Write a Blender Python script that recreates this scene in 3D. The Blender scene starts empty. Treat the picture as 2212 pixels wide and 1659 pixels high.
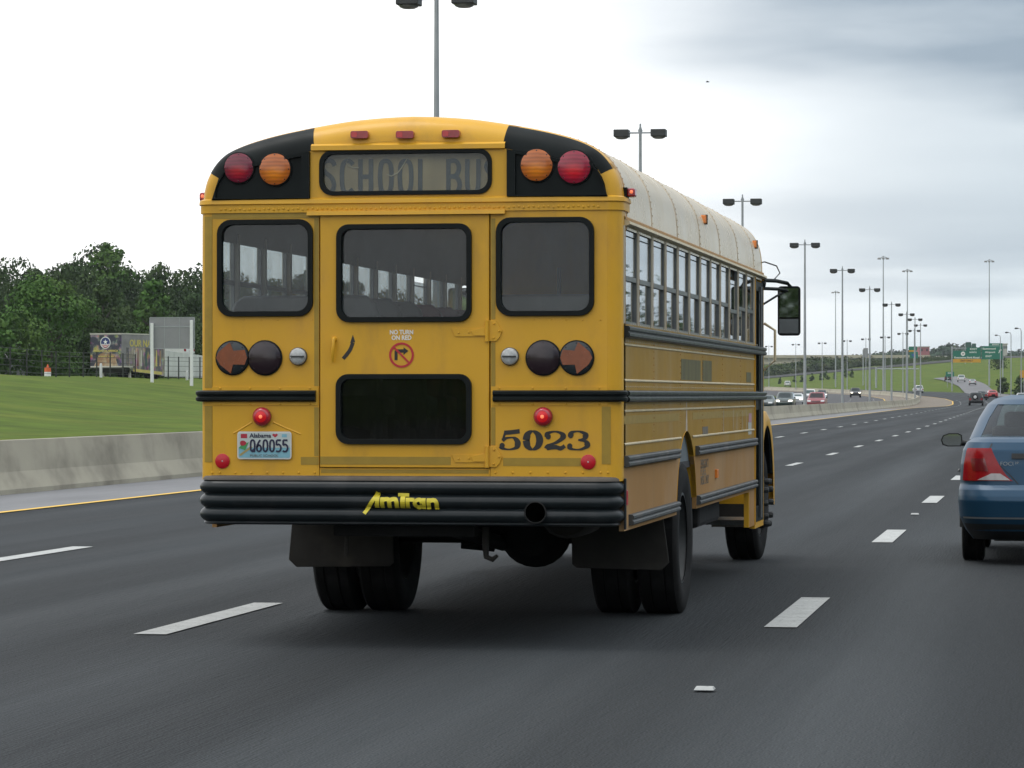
import bpy, bmesh, math, random
import numpy as np
from mathutils import Vector, Matrix
from mathutils.geometry import tessellate_polygon

PI = math.pi
R = math.radians
scene = bpy.context.scene
COL = scene.collection

# ------------------------------------------------------------------ camera
FPX = 7100.0                       # focal length in pixels of a 2212 px wide picture
YAW = math.atan((2290 - 1106) / FPX)
SN, CS = math.sin(YAW), math.cos(YAW)
EYE = 1.49
cd = bpy.data.cameras.new('camera')
cam = bpy.data.objects.new('camera', cd)
COL.objects.link(cam)
cam.location = (0, 0, EYE)
cam.rotation_euler = (R(90), 0, YAW)
cd.sensor_width = 36
cd.lens = FPX / 2212 * 36
cd.shift_y = (852 - 829.5) / 2212
cd.clip_start = 0.5
cd.clip_end = 12000
scene.camera = cam

# ------------------------------------------------------------------ sky and light (bright overcast)
SUN_EL, SUN_AZ = R(72), R(265)     # azimuth clockwise from +Y
world = bpy.data.worlds.new('World')
scene.world = world
world.use_nodes = True
wt = world.node_tree
wn, wl = wt.nodes, wt.links
wn.clear()
def wnode(t, **kw):
    n = wn.new(t)
    for k, v in kw.items():
        setattr(n, k, v)
    return n
def wmath(op, a, b=None, c=None, clamp=False):
    n = wnode('ShaderNodeMath', operation=op, use_clamp=clamp)
    for i, x in enumerate((a, b, c)):
        if x is None: continue
        if isinstance(x, (int, float)): n.inputs[i].default_value = x
        else: wl.new(x, n.inputs[i])
    return n.outputs[0]
def wmix(f, a, b):
    n = wnode('ShaderNodeMix', data_type='RGBA')
    for s, x in ((0, f), (6, a), (7, b)):
        if isinstance(x, (int, float)): n.inputs[s].default_value = x
        elif isinstance(x, tuple): n.inputs[s].default_value = (*x, 1)
        else: wl.new(x, n.inputs[s])
    return n.outputs[2]
sky = wnode('ShaderNodeTexSky', sky_type='NISHITA', sun_disc=False, sun_elevation=SUN_EL, sun_rotation=SUN_AZ)
tc = wnode('ShaderNodeTexCoord')
sep = wnode('ShaderNodeSeparateXYZ')
wl.new(tc.outputs['Generated'], sep.inputs[0])
dx, dy, dz = sep.outputs
up = wmath('MAXIMUM', dz, 0.0)
den = wmath('ADD', up, 0.10)
comb = wnode('ShaderNodeCombineXYZ')
wl.new(wmath('DIVIDE', dx, den), comb.inputs[0])
wl.new(wmath('DIVIDE', dy, den), comb.inputs[1])
comb.inputs[2].default_value = 0.0
def cloud_noise(scale, off, detail=6, rough=0.55):
    mp = wnode('ShaderNodeMapping')
    mp.inputs['Location'].default_value = off
    wl.new(comb.outputs[0], mp.inputs['Vector'])
    n = wnode('ShaderNodeTexNoise')
    n.inputs['Scale'].default_value = scale
    n.inputs['Detail'].default_value = detail
    n.inputs['Roughness'].default_value = rough
    wl.new(mp.outputs[0], n.inputs['Vector'])
    return n.outputs['Fac']
def wramp(x, a, b):
    n = wnode('ShaderNodeMapRange', interpolation_type='SMOOTHSTEP')
    wl.new(x, n.inputs[0])
    n.inputs[1].default_value = a; n.inputs[2].default_value = b
    return n.outputs[0]
n1 = cloud_noise(0.45, (3.1, -1.7, 0), 4, 0.45)
n2 = cloud_noise(1.1, (0.4, 2.2, 0), 4, 0.45)
mixn = wmath('ADD', wmath('MULTIPLY', n1, 0.55), wmath('MULTIPLY', n2, 0.45))
broken = wramp(mixn, 0.47, 0.62)
# layers of thicker grey cloud hang to the right of the road ahead; the sky is thinnest to the left
wob = wmath('ADD', wmath('MULTIPLY', wmath('SUBTRACT', n2, 0.5), 0.055), wmath('MULTIPLY', wmath('SUBTRACT', n1, 0.5), 0.10))
dzw = wmath('ADD', dz, wob)
rgt = wmath('ADD', wmath('ADD', dx, wmath('MULTIPLY', dy, 0.135)), wmath('MULTIPLY', wob, 0.9))
bank = wmath('MULTIPLY', wramp(dzw, 0.050, 0.112), wmath('SUBTRACT', 1.0, wramp(dzw, 0.20, 0.34)))
bank = wmath('MULTIPLY', bank, wramp(rgt, -0.055, 0.075))
bank = wmath('MULTIPLY', bank, wmath('ADD', 0.22, wmath('MULTIPLY', cloud_noise(1.5, (5.2, 1.1, 0), 5, 0.5), 1.6)))
bank2 = wmath('MULTIPLY', wmath('MULTIPLY', wramp(dzw, 0.030, 0.050), wmath('SUBTRACT', 1.0, wramp(dzw, 0.056, 0.075))), wmath('MULTIPLY', wramp(rgt, 0.0, 0.12), 0.40))
high = wmath('MULTIPLY', wmath('MULTIPLY', broken, wramp(dz, 0.10, 0.30)), 0.45)
dark = wmath('ADD', wmath('ADD', bank, bank2), wmath('MULTIPLY', broken, wmath('MULTIPLY', wramp(rgt, -0.06, 0.10), 0.16)))
dark = wmath('MAXIMUM', dark, high, None)
dark = wmath('MINIMUM', dark, 0.95, None)
zen = wmath('POWER', up, 0.8)
# overcast sky: brightens from the horizon towards the zenith
base = wmix(wramp(dx, -0.22, 0.06), (1.25, 1.25, 1.24), (0.71, 0.815, 0.87))
top = wmix(zen, base, (1.75, 1.80, 1.86))
grey = wmix(dark, top, (0.34, 0.425, 0.515))
lp10 = wnode('ShaderNodeVectorMath', operation='SCALE')
lp10.inputs['Scale'].default_value = 10.0
wl.new(grey, lp10.inputs[0])
veil = wmix(0.96, sky.outputs[0], lp10.outputs[0])
bgn = wnode('ShaderNodeBackground')
bgn.inputs['Strength'].default_value = 0.1
wl.new(veil, bgn.inputs['Color'])
wo = wnode('ShaderNodeOutputWorld')
wl.new(bgn.outputs[0], wo.inputs['Surface'])

sd = bpy.data.lights.new('sun', 'SUN')
sd.energy = 1.1
sd.angle = R(25)
sd.color = (1.0, 0.97, 0.92)
sun = bpy.data.objects.new('sun', sd)
COL.objects.link(sun)
sdir = Vector((math.sin(SUN_AZ) * math.cos(SUN_EL), math.cos(SUN_AZ) * math.cos(SUN_EL), math.sin(SUN_EL)))
sun.rotation_euler = sdir.to_track_quat('Z', 'Y').to_euler()
sun.location = (0, 0, 60)

vs = scene.view_settings
vs.view_transform = 'Standard'
vs.look = 'None'
vs.exposure = 0.0
vs.gamma = 1.0
cy = scene.cycles
cy.max_bounces = 6; cy.diffuse_bounces = 3; cy.glossy_bounces = 3; cy.transmission_bounces = 4; cy.volume_bounces = 0; cy.transparent_max_bounces = 10
cy.caustics_reflective = False; cy.caustics_refractive = False

# ------------------------------------------------------------------ helpers
def ray(px):
    a = (px - 1106) / FPX
    return (-SN + a * CS, CS + a * SN)
def far(px, z):                    # ground position seen in column px at camera distance z
    rx, ry = ray(px)
    return rx * z, ry * z
def hz(py, z):                     # height of picture row py at camera distance z
    return EYE - (py - 852) / FPX * z

def link(o, parent=None):
    COL.objects.link(o)
    if parent is not None: o.parent = parent
    return o
def tag(o, label=None, cat=None, group=None, kind=None):
    if label: o['label'] = label
    if cat: o['category'] = cat
    if group: o['group'] = group
    if kind: o['kind'] = kind
    return o
def empty(name, loc=(0, 0, 0), rz=0, label=None, cat=None, group=None):
    o = bpy.data.objects.new(name, None)
    o.location = loc
    o.rotation_euler = (0, 0, rz)
    o.empty_display_size = 0.2
    link(o)
    return tag(o, label, cat, group)
def copy_tree(o, parent=None):
    c = o.copy()
    link(c)
    if parent is not None:
        c.parent = parent
    for ch in o.children:
        copy_tree(ch, c)
    return c

# materials ---------------------------------------------------------
def srgb(r, g, b):
    return tuple((c / 12.92 if c <= 0.04045 else ((c + 0.055) / 1.055) ** 2.4) for c in (r / 255, g / 255, b / 255))
MATS = {}
def mat(name, col, rough=0.5, metal=0.0, var=0.12, scale=3.0, bump=0.0, bscale=60.0, coat=0.0, emis=0.0, ecol=None,
        spec=0.5, col2=None, c2scale=1.5, c2lo=0.5, c2hi=0.65, stretch=(1, 1, 1), coords='Object', rvar=0.1, sub=0.0, trans=0.0):
    m = bpy.data.materials.new(name)
    m.use_nodes = True
    nt = m.node_tree
    b = nt.nodes['Principled BSDF']
    L = nt.links.new
    t = nt.nodes.new('ShaderNodeTexCoord')
    mp = nt.nodes.new('ShaderNodeMapping')
    mp.inputs['Scale'].default_value = stretch
    if coords == 'World':
        g = nt.nodes.new('ShaderNodeNewGeometry')
        L(g.outputs['Position'], mp.inputs['Vector'])
    else:
        L(t.outputs[coords], mp.inputs['Vector'])
    def noise(sc, det=5, ro=0.6):
        n = nt.nodes.new('ShaderNodeTexNoise')
        n.inputs['Scale'].default_value = sc
        n.inputs['Detail'].default_value = det
        n.inputs['Roughness'].default_value = ro
        L(mp.outputs[0], n.inputs['Vector'])
        return n.outputs['Fac']
    n = noise(scale)
    hv = nt.nodes.new('ShaderNodeMapRange')
    hv.inputs[1].default_value = 0.3; hv.inputs[2].default_value = 0.7
    hv.inputs[3].default_value = 1 - var; hv.inputs[4].default_value = 1 + var
    L(n, hv.inputs[0])
    src = None
    if col2 is not None:
        mx = nt.nodes.new('ShaderNodeMix'); mx.data_type = 'RGBA'
        mx.inputs[6].default_value = (*col, 1); mx.inputs[7].default_value = (*col2, 1)
        rr = nt.nodes.new('ShaderNodeMapRange'); rr.interpolation_type = 'SMOOTHSTEP'
        rr.inputs[1].default_value = c2lo; rr.inputs[2].default_value = c2hi
        L(noise(c2scale), rr.inputs[0]); L(rr.outputs[0], mx.inputs[0])
        src = mx.outputs[2]
    sc = nt.nodes.new('ShaderNodeVectorMath'); sc.operation = 'SCALE'
    if src is None: sc.inputs[0].default_value = col
    else: L(src, sc.inputs[0])
    L(hv.outputs[0], sc.inputs['Scale'])
    L(sc.outputs[0], b.inputs['Base Color'])
    rm = nt.nodes.new('ShaderNodeMapRange')
    rm.inputs[3].default_value = max(0.02, rough - rvar); rm.inputs[4].default_value = min(1, rough + rvar)
    L(noise(scale * 2.3), rm.inputs[0]); L(rm.outputs[0], b.inputs['Roughness'])
    b.inputs['Metallic'].default_value = metal
    b.inputs['Specular IOR Level'].default_value = spec
    b.inputs['Coat Weight'].default_value = coat
    b.inputs['Coat Roughness'].default_value = 0.08
    if sub: b.inputs['Subsurface Weight'].default_value = sub
    if trans: b.inputs['Transmission Weight'].default_value = trans
    if bump:
        bp = nt.nodes.new('ShaderNodeBump')
        bp.inputs['Strength'].default_value = bump
        bp.inputs['Distance'].default_value = 0.02
        L(noise(bscale, 4), bp.inputs['Height']); L(bp.outputs[0], b.inputs['Normal'])
    if emis:
        b.inputs['Emission Color'].default_value = (*(ecol or col), 1)
        b.inputs['Emission Strength'].default_value = emis
    MATS[name] = m
    return m
def glass(name, tint, rough=0.02, ior=1.5, body=0.0, bcol=(0.02, 0.025, 0.025)):
    """a thin pane: clear body with a tint, mirror reflection by Fresnel, a little grime"""
    m = bpy.data.materials.new(name)
    m.use_nodes = True
    nt = m.node_tree
    nt.nodes.clear()
    L = nt.links.new
    out = nt.nodes.new('ShaderNodeOutputMaterial')
    tr = nt.nodes.new('ShaderNodeBsdfTransparent'); tr.inputs[0].default_value = (*tint, 1)
    gl = nt.nodes.new('ShaderNodeBsdfGlossy'); gl.inputs['Roughness'].default_value = rough
    gl.inputs['Color'].default_value = (0.95, 0.97, 1, 1)
    df = nt.nodes.new('ShaderNodeBsdfDiffuse'); df.inputs['Color'].default_value = (*bcol, 1)
    lw = nt.nodes.new('ShaderNodeLayerWeight'); lw.inputs['Blend'].default_value = 0.5
    pw = nt.nodes.new('ShaderNodeMath'); pw.operation = 'POWER'; pw.inputs[1].default_value = 5.0
    L(lw.outputs['Facing'], pw.inputs[0])
    f0 = ((ior - 1) / (ior + 1)) ** 2
    fr = nt.nodes.new('ShaderNodeMath'); fr.operation = 'MULTIPLY_ADD'; fr.inputs[1].default_value = 1 - f0; fr.inputs[2].default_value = f0
    L(pw.outputs[0], fr.inputs[0])
    m0 = nt.nodes.new('ShaderNodeMixShader'); m0.inputs[0].default_value = body
    if body:
        t = nt.nodes.new('ShaderNodeTexCoord'); mp = nt.nodes.new('ShaderNodeMapping'); mp.inputs['Scale'].default_value = (1, 1, 0.45); L(t.outputs['Object'], mp.inputs['Vector'])
        nz = nt.nodes.new('ShaderNodeTexNoise'); nz.inputs['Scale'].default_value = 5.0; nz.inputs['Detail'].default_value = 6; L(mp.outputs[0], nz.inputs['Vector'])
        mr = nt.nodes.new('ShaderNodeMapRange'); mr.inputs[1].default_value = 0.35; mr.inputs[2].default_value = 0.68; mr.inputs[3].default_value = body * 0.3; mr.inputs[4].default_value = body * 2.2; L(nz.outputs['Fac'], mr.inputs[0]); L(mr.outputs[0], m0.inputs[0])
    L(tr.outputs[0], m0.inputs[1]); L(df.outputs[0], m0.inputs[2])
    m1 = nt.nodes.new('ShaderNodeMixShader')
    L(fr.outputs[0], m1.inputs[0]); L(m0.outputs[0], m1.inputs[1]); L(gl.outputs[0], m1.inputs[2])
    L(m1.outputs[0], out.inputs['Surface'])
    MATS[name] = m
    return m

YEL = (0.68, 0.362, 0.022)
mat('bus_yellow', YEL, 0.42, var=0.06, scale=2.2, coat=0.08, spec=0.35, col2=(0.62, 0.325, 0.030), c2scale=2.2, c2lo=0.45, c2hi=0.7, bump=0.03, bscale=9)
def add_grime(m, col, amt, lo, hi, scale, stretch):
    """thin film of road dirt in streaks"""
    nt = m.node_tree; L = nt.links.new; bs = nt.nodes['Principled BSDF']; src = bs.inputs['Base Color'].links[0].from_socket
    t = nt.nodes.new('ShaderNodeTexCoord'); mp = nt.nodes.new('ShaderNodeMapping'); mp.inputs['Scale'].default_value = stretch; L(t.outputs['Object'], mp.inputs['Vector'])
    nz = nt.nodes.new('ShaderNodeTexNoise'); nz.inputs['Scale'].default_value = scale; nz.inputs['Detail'].default_value = 8; nz.inputs['Roughness'].default_value = 0.65; L(mp.outputs[0], nz.inputs['Vector'])
    mr = nt.nodes.new('ShaderNodeMapRange'); mr.interpolation_type = 'SMOOTHSTEP'; mr.inputs[1].default_value = lo; mr.inputs[2].default_value = hi; mr.inputs[4].default_value = amt; L(nz.outputs['Fac'], mr.inputs[0])
    mx = nt.nodes.new('ShaderNodeMix'); mx.data_type = 'RGBA'; mx.inputs[7].default_value = (*col, 1); L(mr.outputs[0], mx.inputs[0]); L(src, mx.inputs[6]); L(mx.outputs[2], bs.inputs['Base Color'])
add_grime(MATS['bus_yellow'], (0.30, 0.17, 0.05), 0.38, 0.48, 0.74, 3.2, (1.0, 1.0, 0.35))
mat('bus_yellow_shaded', (0.36, 0.20, 0.012), 0.5, var=0.08, scale=1.8, spec=0.22, col2=(0.34, 0.20, 0.05), c2scale=1.3, c2lo=0.5, c2hi=0.72, bump=0.03, bscale=7)  # same bus paint, darkened to put the shade of the sides into the colour
add_grime(MATS['bus_yellow_shaded'], (0.40, 0.29, 0.15), 0.55, 0.50, 0.75, 2.0, (1.0, 1.0, 0.25))
mat('bus_yellow_dusty', (0.36, 0.20, 0.075), 0.75, var=0.07, scale=1.4, col2=(0.38, 0.235, 0.115), c2scale=1.3, c2lo=0.42, c2hi=0.68, stretch=(1, 1, 0.7), spec=0.15)
mat('reflective_tape', (0.34, 0.215, 0.022), 0.45, var=0.10, scale=14)
mat('bus_black', (0.006, 0.009, 0.009), 0.45, var=0.3, scale=4, spec=0.16)
mat('rail_black', (0.010, 0.013, 0.013), 0.34, var=0.3, scale=3, spec=0.28)
mat('rail_grey', (0.055, 0.058, 0.058), 0.5, var=0.25, scale=5, col2=(0.10, 0.095, 0.085), c2scale=4)
mat('bumper_black', (0.010, 0.014, 0.016), 0.36, var=0.25, scale=3, col2=(0.018, 0.021, 0.023), c2scale=5, spec=0.32)
mat('bumper_dust', (0.10, 0.085, 0.07), 0.8, var=0.3, scale=5)
mat('rubber', (0.006, 0.008, 0.008), 0.42, var=0.2, scale=8, spec=0.16)
mat('roof_white', (0.72, 0.59, 0.40), 0.26, var=0.04, scale=1.2, metal=0.15, col2=(0.68, 0.54, 0.34), c2scale=2.0, bump=0.02, bscale=4)
mat('rust_line', (0.50, 0.40, 0.28), 0.7, var=0.3, scale=20)
mat('cream_trim', (0.62, 0.52, 0.33), 0.4, var=0.15, scale=9)
mat('post_paint', (0.46, 0.41, 0.32), 0.45, var=0.12, scale=5, col2=(0.40, 0.28, 0.14), c2scale=3, c2lo=0.5, c2hi=0.75)
mat('post_orange', (0.42, 0.22, 0.06), 0.5, var=0.2, scale=9)
mat('alu_frame', (0.20, 0.205, 0.205), 0.4, metal=0.6, var=0.2, scale=7)
mat('interior_wall', (0.14, 0.165, 0.18), 0.6, var=0.1)
mat('interior_floor', (0.03, 0.03, 0.032), 0.7)
mat('seat_grey', (0.10, 0.095, 0.095), 0.5, var=0.15, scale=5, bump=0.1, bscale=30)
mat('seat_maroon', (0.17, 0.018, 0.028), 0.5, var=0.2, scale=5)
mat('red_lens', (0.42, 0.012, 0.03), 0.18, var=0.15, scale=20, coat=0.6)
mat('red_lens_dim', (0.24, 0.010, 0.025), 0.2, var=0.2, scale=20, coat=0.5)
mat('red_dark_lens', (0.016, 0.006, 0.010), 0.2, var=0.2, scale=14, coat=0.35)
mat('amber_lens', (0.72, 0.17, 0.012), 0.2, var=0.12, scale=20, coat=0.5)
mat('amber_core', (0.95, 0.26, 0.01), 0.2, var=0.1, scale=20, coat=0.5)
mat('red_lit_tone', (0.50, 0.008, 0.014), 0.2, var=0.1, scale=20, coat=0.5)
mat('arrow_amber', (0.22, 0.050, 0.010), 0.25, var=0.18, scale=20, coat=0.4)
mat('arrow_black', (0.013, 0.020, 0.024), 0.3, var=0.2, scale=14, coat=0.3)
mat('lamp_glow', (0.70, 0.008, 0.014), 0.25, emis=0.06, ecol=(1, 0.02, 0.02))
mat('bulb_glow', (1, 0.25, 0.12), 0.3, emis=0.6, ecol=(1, 0.22, 0.10))
mat('marker_red', (0.30, 0.012, 0.018), 0.22, var=0.2, scale=30, coat=0.5)
mat('marker_orange', (0.75, 0.22, 0.03), 0.3, var=0.1, scale=20)
mat('clear_lens', (0.42, 0.43, 0.42), 0.16, var=0.25, scale=40, coat=0.6)
mat('reflector_red', (0.50, 0.008, 0.018), 0.3, var=0.12, scale=40)
mat('sign_white', (0.80, 0.78, 0.72), 0.5, var=0.04)
mat('sign_red', (0.48, 0.02, 0.03), 0.5, var=0.06)
mat('ink_black', (0.020, 0.019, 0.018), 0.5, var=0.1)
mat('logo_yellow', (0.68, 0.56, 0.04), 0.4, var=0.1, scale=12)
mat('letter_panel', (0.44, 0.32, 0.16), 0.6, var=0.12, scale=6)
mat('letter_grey', (0.060, 0.072, 0.074), 0.6, var=0.12, scale=6)
mat('tyre', (0.007, 0.007, 0.007), 0.8, var=0.25, scale=9, col2=(0.014, 0.014, 0.014), c2scale=5, spec=0.2)
mat('rim_grey', (0.035, 0.038, 0.038), 0.5, var=0.3, scale=6)
mat('flap', (0.026, 0.023, 0.019), 0.85, var=0.3, scale=4, col2=(0.040, 0.034, 0.027), c2scale=3)
mat('chassis', (0.006, 0.006, 0.006), 0.85, var=0.4, scale=5)
mat('mirror_glass', (0.62, 0.64, 0.62), 0.02, metal=1.0, var=0.0, rvar=0.0)
mat('plate_blue', (0.20, 0.42, 0.50), 0.4, var=0.1, scale=8)
mat('plate_white', (0.50, 0.55, 0.52), 0.4, var=0.06)
mat('plate_navy', (0.012, 0.012, 0.045), 0.4, var=0.05)
mat('plate_rim', (0.62, 0.62, 0.57), 0.4, var=0.05)
mat('plate_green', (0.06, 0.30, 0.10), 0.5)
mat('plate_red', (0.40, 0.02, 0.04), 0.5)
mat('plate_tan', (0.36, 0.28, 0.11), 0.5)
mat('decal_olive', (0.12, 0.105, 0.035), 0.6, var=0.35, scale=7, stretch=(1, 1, 0.2))
mat('decal_grey', (0.16, 0.135, 0.10), 0.6, var=0.3, scale=12)
mat('decal_pink', (0.45, 0.25, 0.28), 0.6)
mat('decal_pale', (0.45, 0.45, 0.40), 0.6)
mat('scuff_pale', (0.50, 0.42, 0.33), 0.8, var=0.3, scale=9)
glass('bus_glass', (0.82, 0.86, 0.87), 0.015, 1.40, 0.05, (0.08, 0.09, 0.095))
glass('bus_glass_rear', (0.88, 0.91, 0.91), 0.03, 1.36, 0.06, (0.10, 0.115, 0.125))
glass('car_glass', (0.30, 0.38, 0.37), 0.02, 1.5, 0.10, (0.02, 0.03, 0.03))

def lens_mat(name, edge, core, cz=0.36):
    """a ribbed lens: light off a reflector is painted into its colour, brighter below the middle"""
    m = mat(name, edge, 0.2, var=0.1, scale=30, coat=0.4)
    nt = m.node_tree; L = nt.links.new
    t = nt.nodes.new('ShaderNodeTexCoord')
    vm = nt.nodes.new('ShaderNodeVectorMath'); vm.operation = 'DISTANCE'
    sx = nt.nodes.new('ShaderNodeVectorMath'); sx.operation = 'MULTIPLY'; sx.inputs[1].default_value = (0.75, 0.0, 1.1)
    L(t.outputs['Generated'], sx.inputs[0]); L(sx.outputs[0], vm.inputs[0]); vm.inputs[1].default_value = (0.5 * 0.75, 0, cz * 1.1)
    mr = nt.nodes.new('ShaderNodeMapRange'); mr.interpolation_type = 'SMOOTHSTEP'
    mr.inputs[1].default_value = 0.05; mr.inputs[2].default_value = 0.36
    L(vm.outputs['Value'], mr.inputs[0])
    wv = nt.nodes.new('ShaderNodeTexWave'); wv.bands_direction = 'Z'; wv.inputs['Scale'].default_value = 2.6; wv.inputs['Distortion'].default_value = 1.5
    L(t.outputs['Generated'], wv.inputs['Vector'])
    mx = nt.nodes.new('ShaderNodeMix'); mx.data_type = 'RGBA'
    mx.inputs[6].default_value = (*core, 1); mx.inputs[7].default_value = (*edge, 1)
    L(mr.outputs[0], mx.inputs[0])
    m2 = nt.nodes.new('ShaderNodeVectorMath'); m2.operation = 'SCALE'
    wr = nt.nodes.new('ShaderNodeMapRange'); wr.inputs[3].default_value = 0.8; wr.inputs[4].default_value = 1.12
    L(wv.outputs['Fac'], wr.inputs[0]); L(mx.outputs[2], m2.inputs[0]); L(wr.outputs[0], m2.inputs['Scale'])
    L(m2.outputs[0], nt.nodes['Principled BSDF'].inputs['Base Color'])
lens_mat('lens_red_a', (0.17, 0.010, 0.030), (0.40, 0.006, 0.018))
lens_mat('lens_red_b', (0.30, 0.010, 0.035), (0.62, 0.008, 0.02))
lens_mat('lens_amber', (0.46, 0.115, 0.014), (0.72, 0.21, 0.006))

# mesh building -----------------------------------------------------
class MB:
    def __init__(self):
        self.v = []; self.f = []; self.mi = []
    def add(self, vs, fs, mi=0):
        n = len(self.v)
        self.v.extend(tuple(p) for p in vs)
        for f in fs:
            self.f.append(tuple(i + n for i in f)); self.mi.append(mi)
        return self
    def box(self, c, s, rz=0.0, mi=0):
        x, y, z = c; a, b, h = s[0] / 2, s[1] / 2, s[2] / 2
        ca, sa = math.cos(rz), math.sin(rz)
        vs = []
        for k in (-h, h):
            for (i, j) in ((-a, -b), (a, -b), (a, b), (-a, b)):
                vs.append((x + i * ca - j * sa, y + i * sa + j * ca, z + k))
        return self.add(vs, [(3, 2, 1, 0), (4, 5, 6, 7), (0, 1, 5, 4), (1, 2, 6, 5), (2, 3, 7, 6), (3, 0, 4, 7)], mi)
    def bb(self, x0, x1, y0, y1, z0, z1, mi=0):
        return self.box(((x0 + x1) / 2, (y0 + y1) / 2, (z0 + z1) / 2), (abs(x1 - x0), abs(y1 - y0), abs(z1 - z0)), 0, mi)
    def prism(self, outline, holes=(), depth=0.01, fr=None, w0=0.0, mi=0):
        """flat plate with holes: outline in (u, v), from w0 out to w0 + depth, put in place by fr(u, v, w)"""
        loops = [list(outline)] + [list(h) for h in holes]
        flat = [p for l in loops for p in l]
        tris = tessellate_polygon([[Vector((p[0], p[1], 0)) for p in l] for l in loops])
        n = len(flat)
        vs = [fr(p[0], p[1], w0 + depth) for p in flat] + [fr(p[0], p[1], w0) for p in flat]
        fs = []
        for t in tris:
            a, b, c = t
            A, B, C = flat[a], flat[b], flat[c]
            if (B[0] - A[0]) * (C[1] - A[1]) - (B[1] - A[1]) * (C[0] - A[0]) < 0: a, c = c, a
            fs.append((a, b, c)); fs.append((c + n, b + n, a + n))
        o = 0
        for li, l in enumerate(loops):
            m = len(l)
            area = sum(l[i][0] * l[(i + 1) % m][1] - l[(i + 1) % m][0] * l[i][1] for i in range(m))
            ccw = (area > 0) != (li > 0)
            for i in range(m):
                a, b = o + i, o + (i + 1) % m
                fs.append((a + n, b + n, b, a) if ccw else (a, b, b + n, a + n))
            o += m
        return self.add(vs, fs, mi)
    def grid(self, rows, closed=False, mi=0):
        m = len(rows[0]); vs = [p for r in rows for p in r]; fs = []
        for i in range(len(rows) - 1):
            for j in range(m if closed else m - 1):
                k = (j + 1) % m
                fs.append((i * m + j, i * m + k, (i + 1) * m + k, (i + 1) * m + j))
        return self.add(vs, fs, mi)
    def lathe(self, prof, fr, n=20, mi=0, cap=True):
        rows = []
        for r, h in prof:
            rows.append([fr(r * math.cos(2 * PI * k / n), r * math.sin(2 * PI * k / n), h) for k in range(n)])
        self.grid(rows, True, mi)
        if cap:
            for row in (rows[0], rows[-1]):
                self.add(row, [tuple(range(n))], mi)
        return self
    def tube(self, pts, r, n=8, mi=0, cap=True):
        pts = [Vector(p) for p in pts]
        rr = r if isinstance(r, (list, tuple)) else [r] * len(pts)
        rows = []
        for i, p in enumerate(pts):
            d = (pts[min(i + 1, len(pts) - 1)] - pts[max(i - 1, 0)]).normalized()
            ref = Vector((0, 0, 1)) if abs(d.z) < 0.9 else Vector((1, 0, 0))
            a = d.cross(ref).normalized(); b = d.cross(a)
            rows.append([p + (a * math.cos(2 * PI * k / n) + b * math.sin(2 * PI * k / n)) * rr[i] for k in range(n)])
        self.grid(rows, True, mi)
        if cap:
            self.add(rows[0], [tuple(range(n))], mi); self.add(rows[-1], [tuple(range(n))], mi)
        return self
    def dome(self, c, r, fr, h=None, n=8, rings=3, mi=0):
        h = r if h is None else h
        prof = [(r * math.cos(k / rings * PI / 2), h * math.sin(k / rings * PI / 2)) for k in range(rings)] + [(0.001 * r, h)]
        return self.lathe(prof, lambda u, v, w: fr(c[0] + u, c[1] + v, c[2] + w), n, mi, True)
    def build(self, name, mats, parent=None, smooth=False, bevel=0.0, angle=40, recalc=True, segs=2):
        me = bpy.data.meshes.new(name)
        me.from_pydata(self.v, [], self.f)
        if not isinstance(mats, (list, tuple)): mats = [mats]
        for m in mats: me.materials.append(MATS[m] if isinstance(m, str) else m)
        if len(mats) > 1: me.polygons.foreach_set('material_index', self.mi)
        if recalc:
            bm = bmesh.new(); bm.from_mesh(me)
            bmesh.ops.remove_doubles(bm, verts=bm.verts, dist=1e-5)
            bmesh.ops.recalc_face_normals(bm, faces=bm.faces)
            bm.to_mesh(me); bm.free()
        if smooth:
            me.shade_smooth()
            me.set_sharp_from_angle(angle=R(angle))
        me.update()
        o = bpy.data.objects.new(name, me)
        link(o, parent)
        if bevel:
            b = o.modifiers.new('bevel', 'BEVEL')
            b.width = bevel; b.segments = segs; b.limit_method = 'ANGLE'; b.angle_limit = R(40)
        return o

def rrect(x0, x1, y0, y1, r, n=6):
    pts = []
    for (cx, cy, a0) in ((x1 - r, y0 + r, -90), (x1 - r, y1 - r, 0), (x0 + r, y1 - r, 90), (x0 + r, y0 + r, 180)):
        for k in range(n + 1):
            a = R(a0 + 90 * k / n)
            pts.append((cx + r * math.cos(a), cy + r * math.sin(a)))
    return pts
def circle(cx, cy, r, n=28):
    return [(cx + r * math.cos(2 * PI * k / n), cy + r * math.sin(2 * PI * k / n)) for k in range(n)]
def smooth_path(pts, n=8):
    out = []
    P = [Vector(p) for p in pts]
    for i in range(len(P) - 1):
        p0, p1, p2, p3 = P[max(i - 1, 0)], P[i], P[i + 1], P[min(i + 2, len(P) - 1)]
        for k in range(n):
            t = k / n
            out.append(0.5 * ((2 * p1) + (p2 - p0) * t + (2 * p0 - 5 * p1 + 4 * p2 - p3) * t * t + (3 * p1 - p0 - 3 * p2 + p3) * t ** 3))
    out.append(P[-1])
    return out
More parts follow.
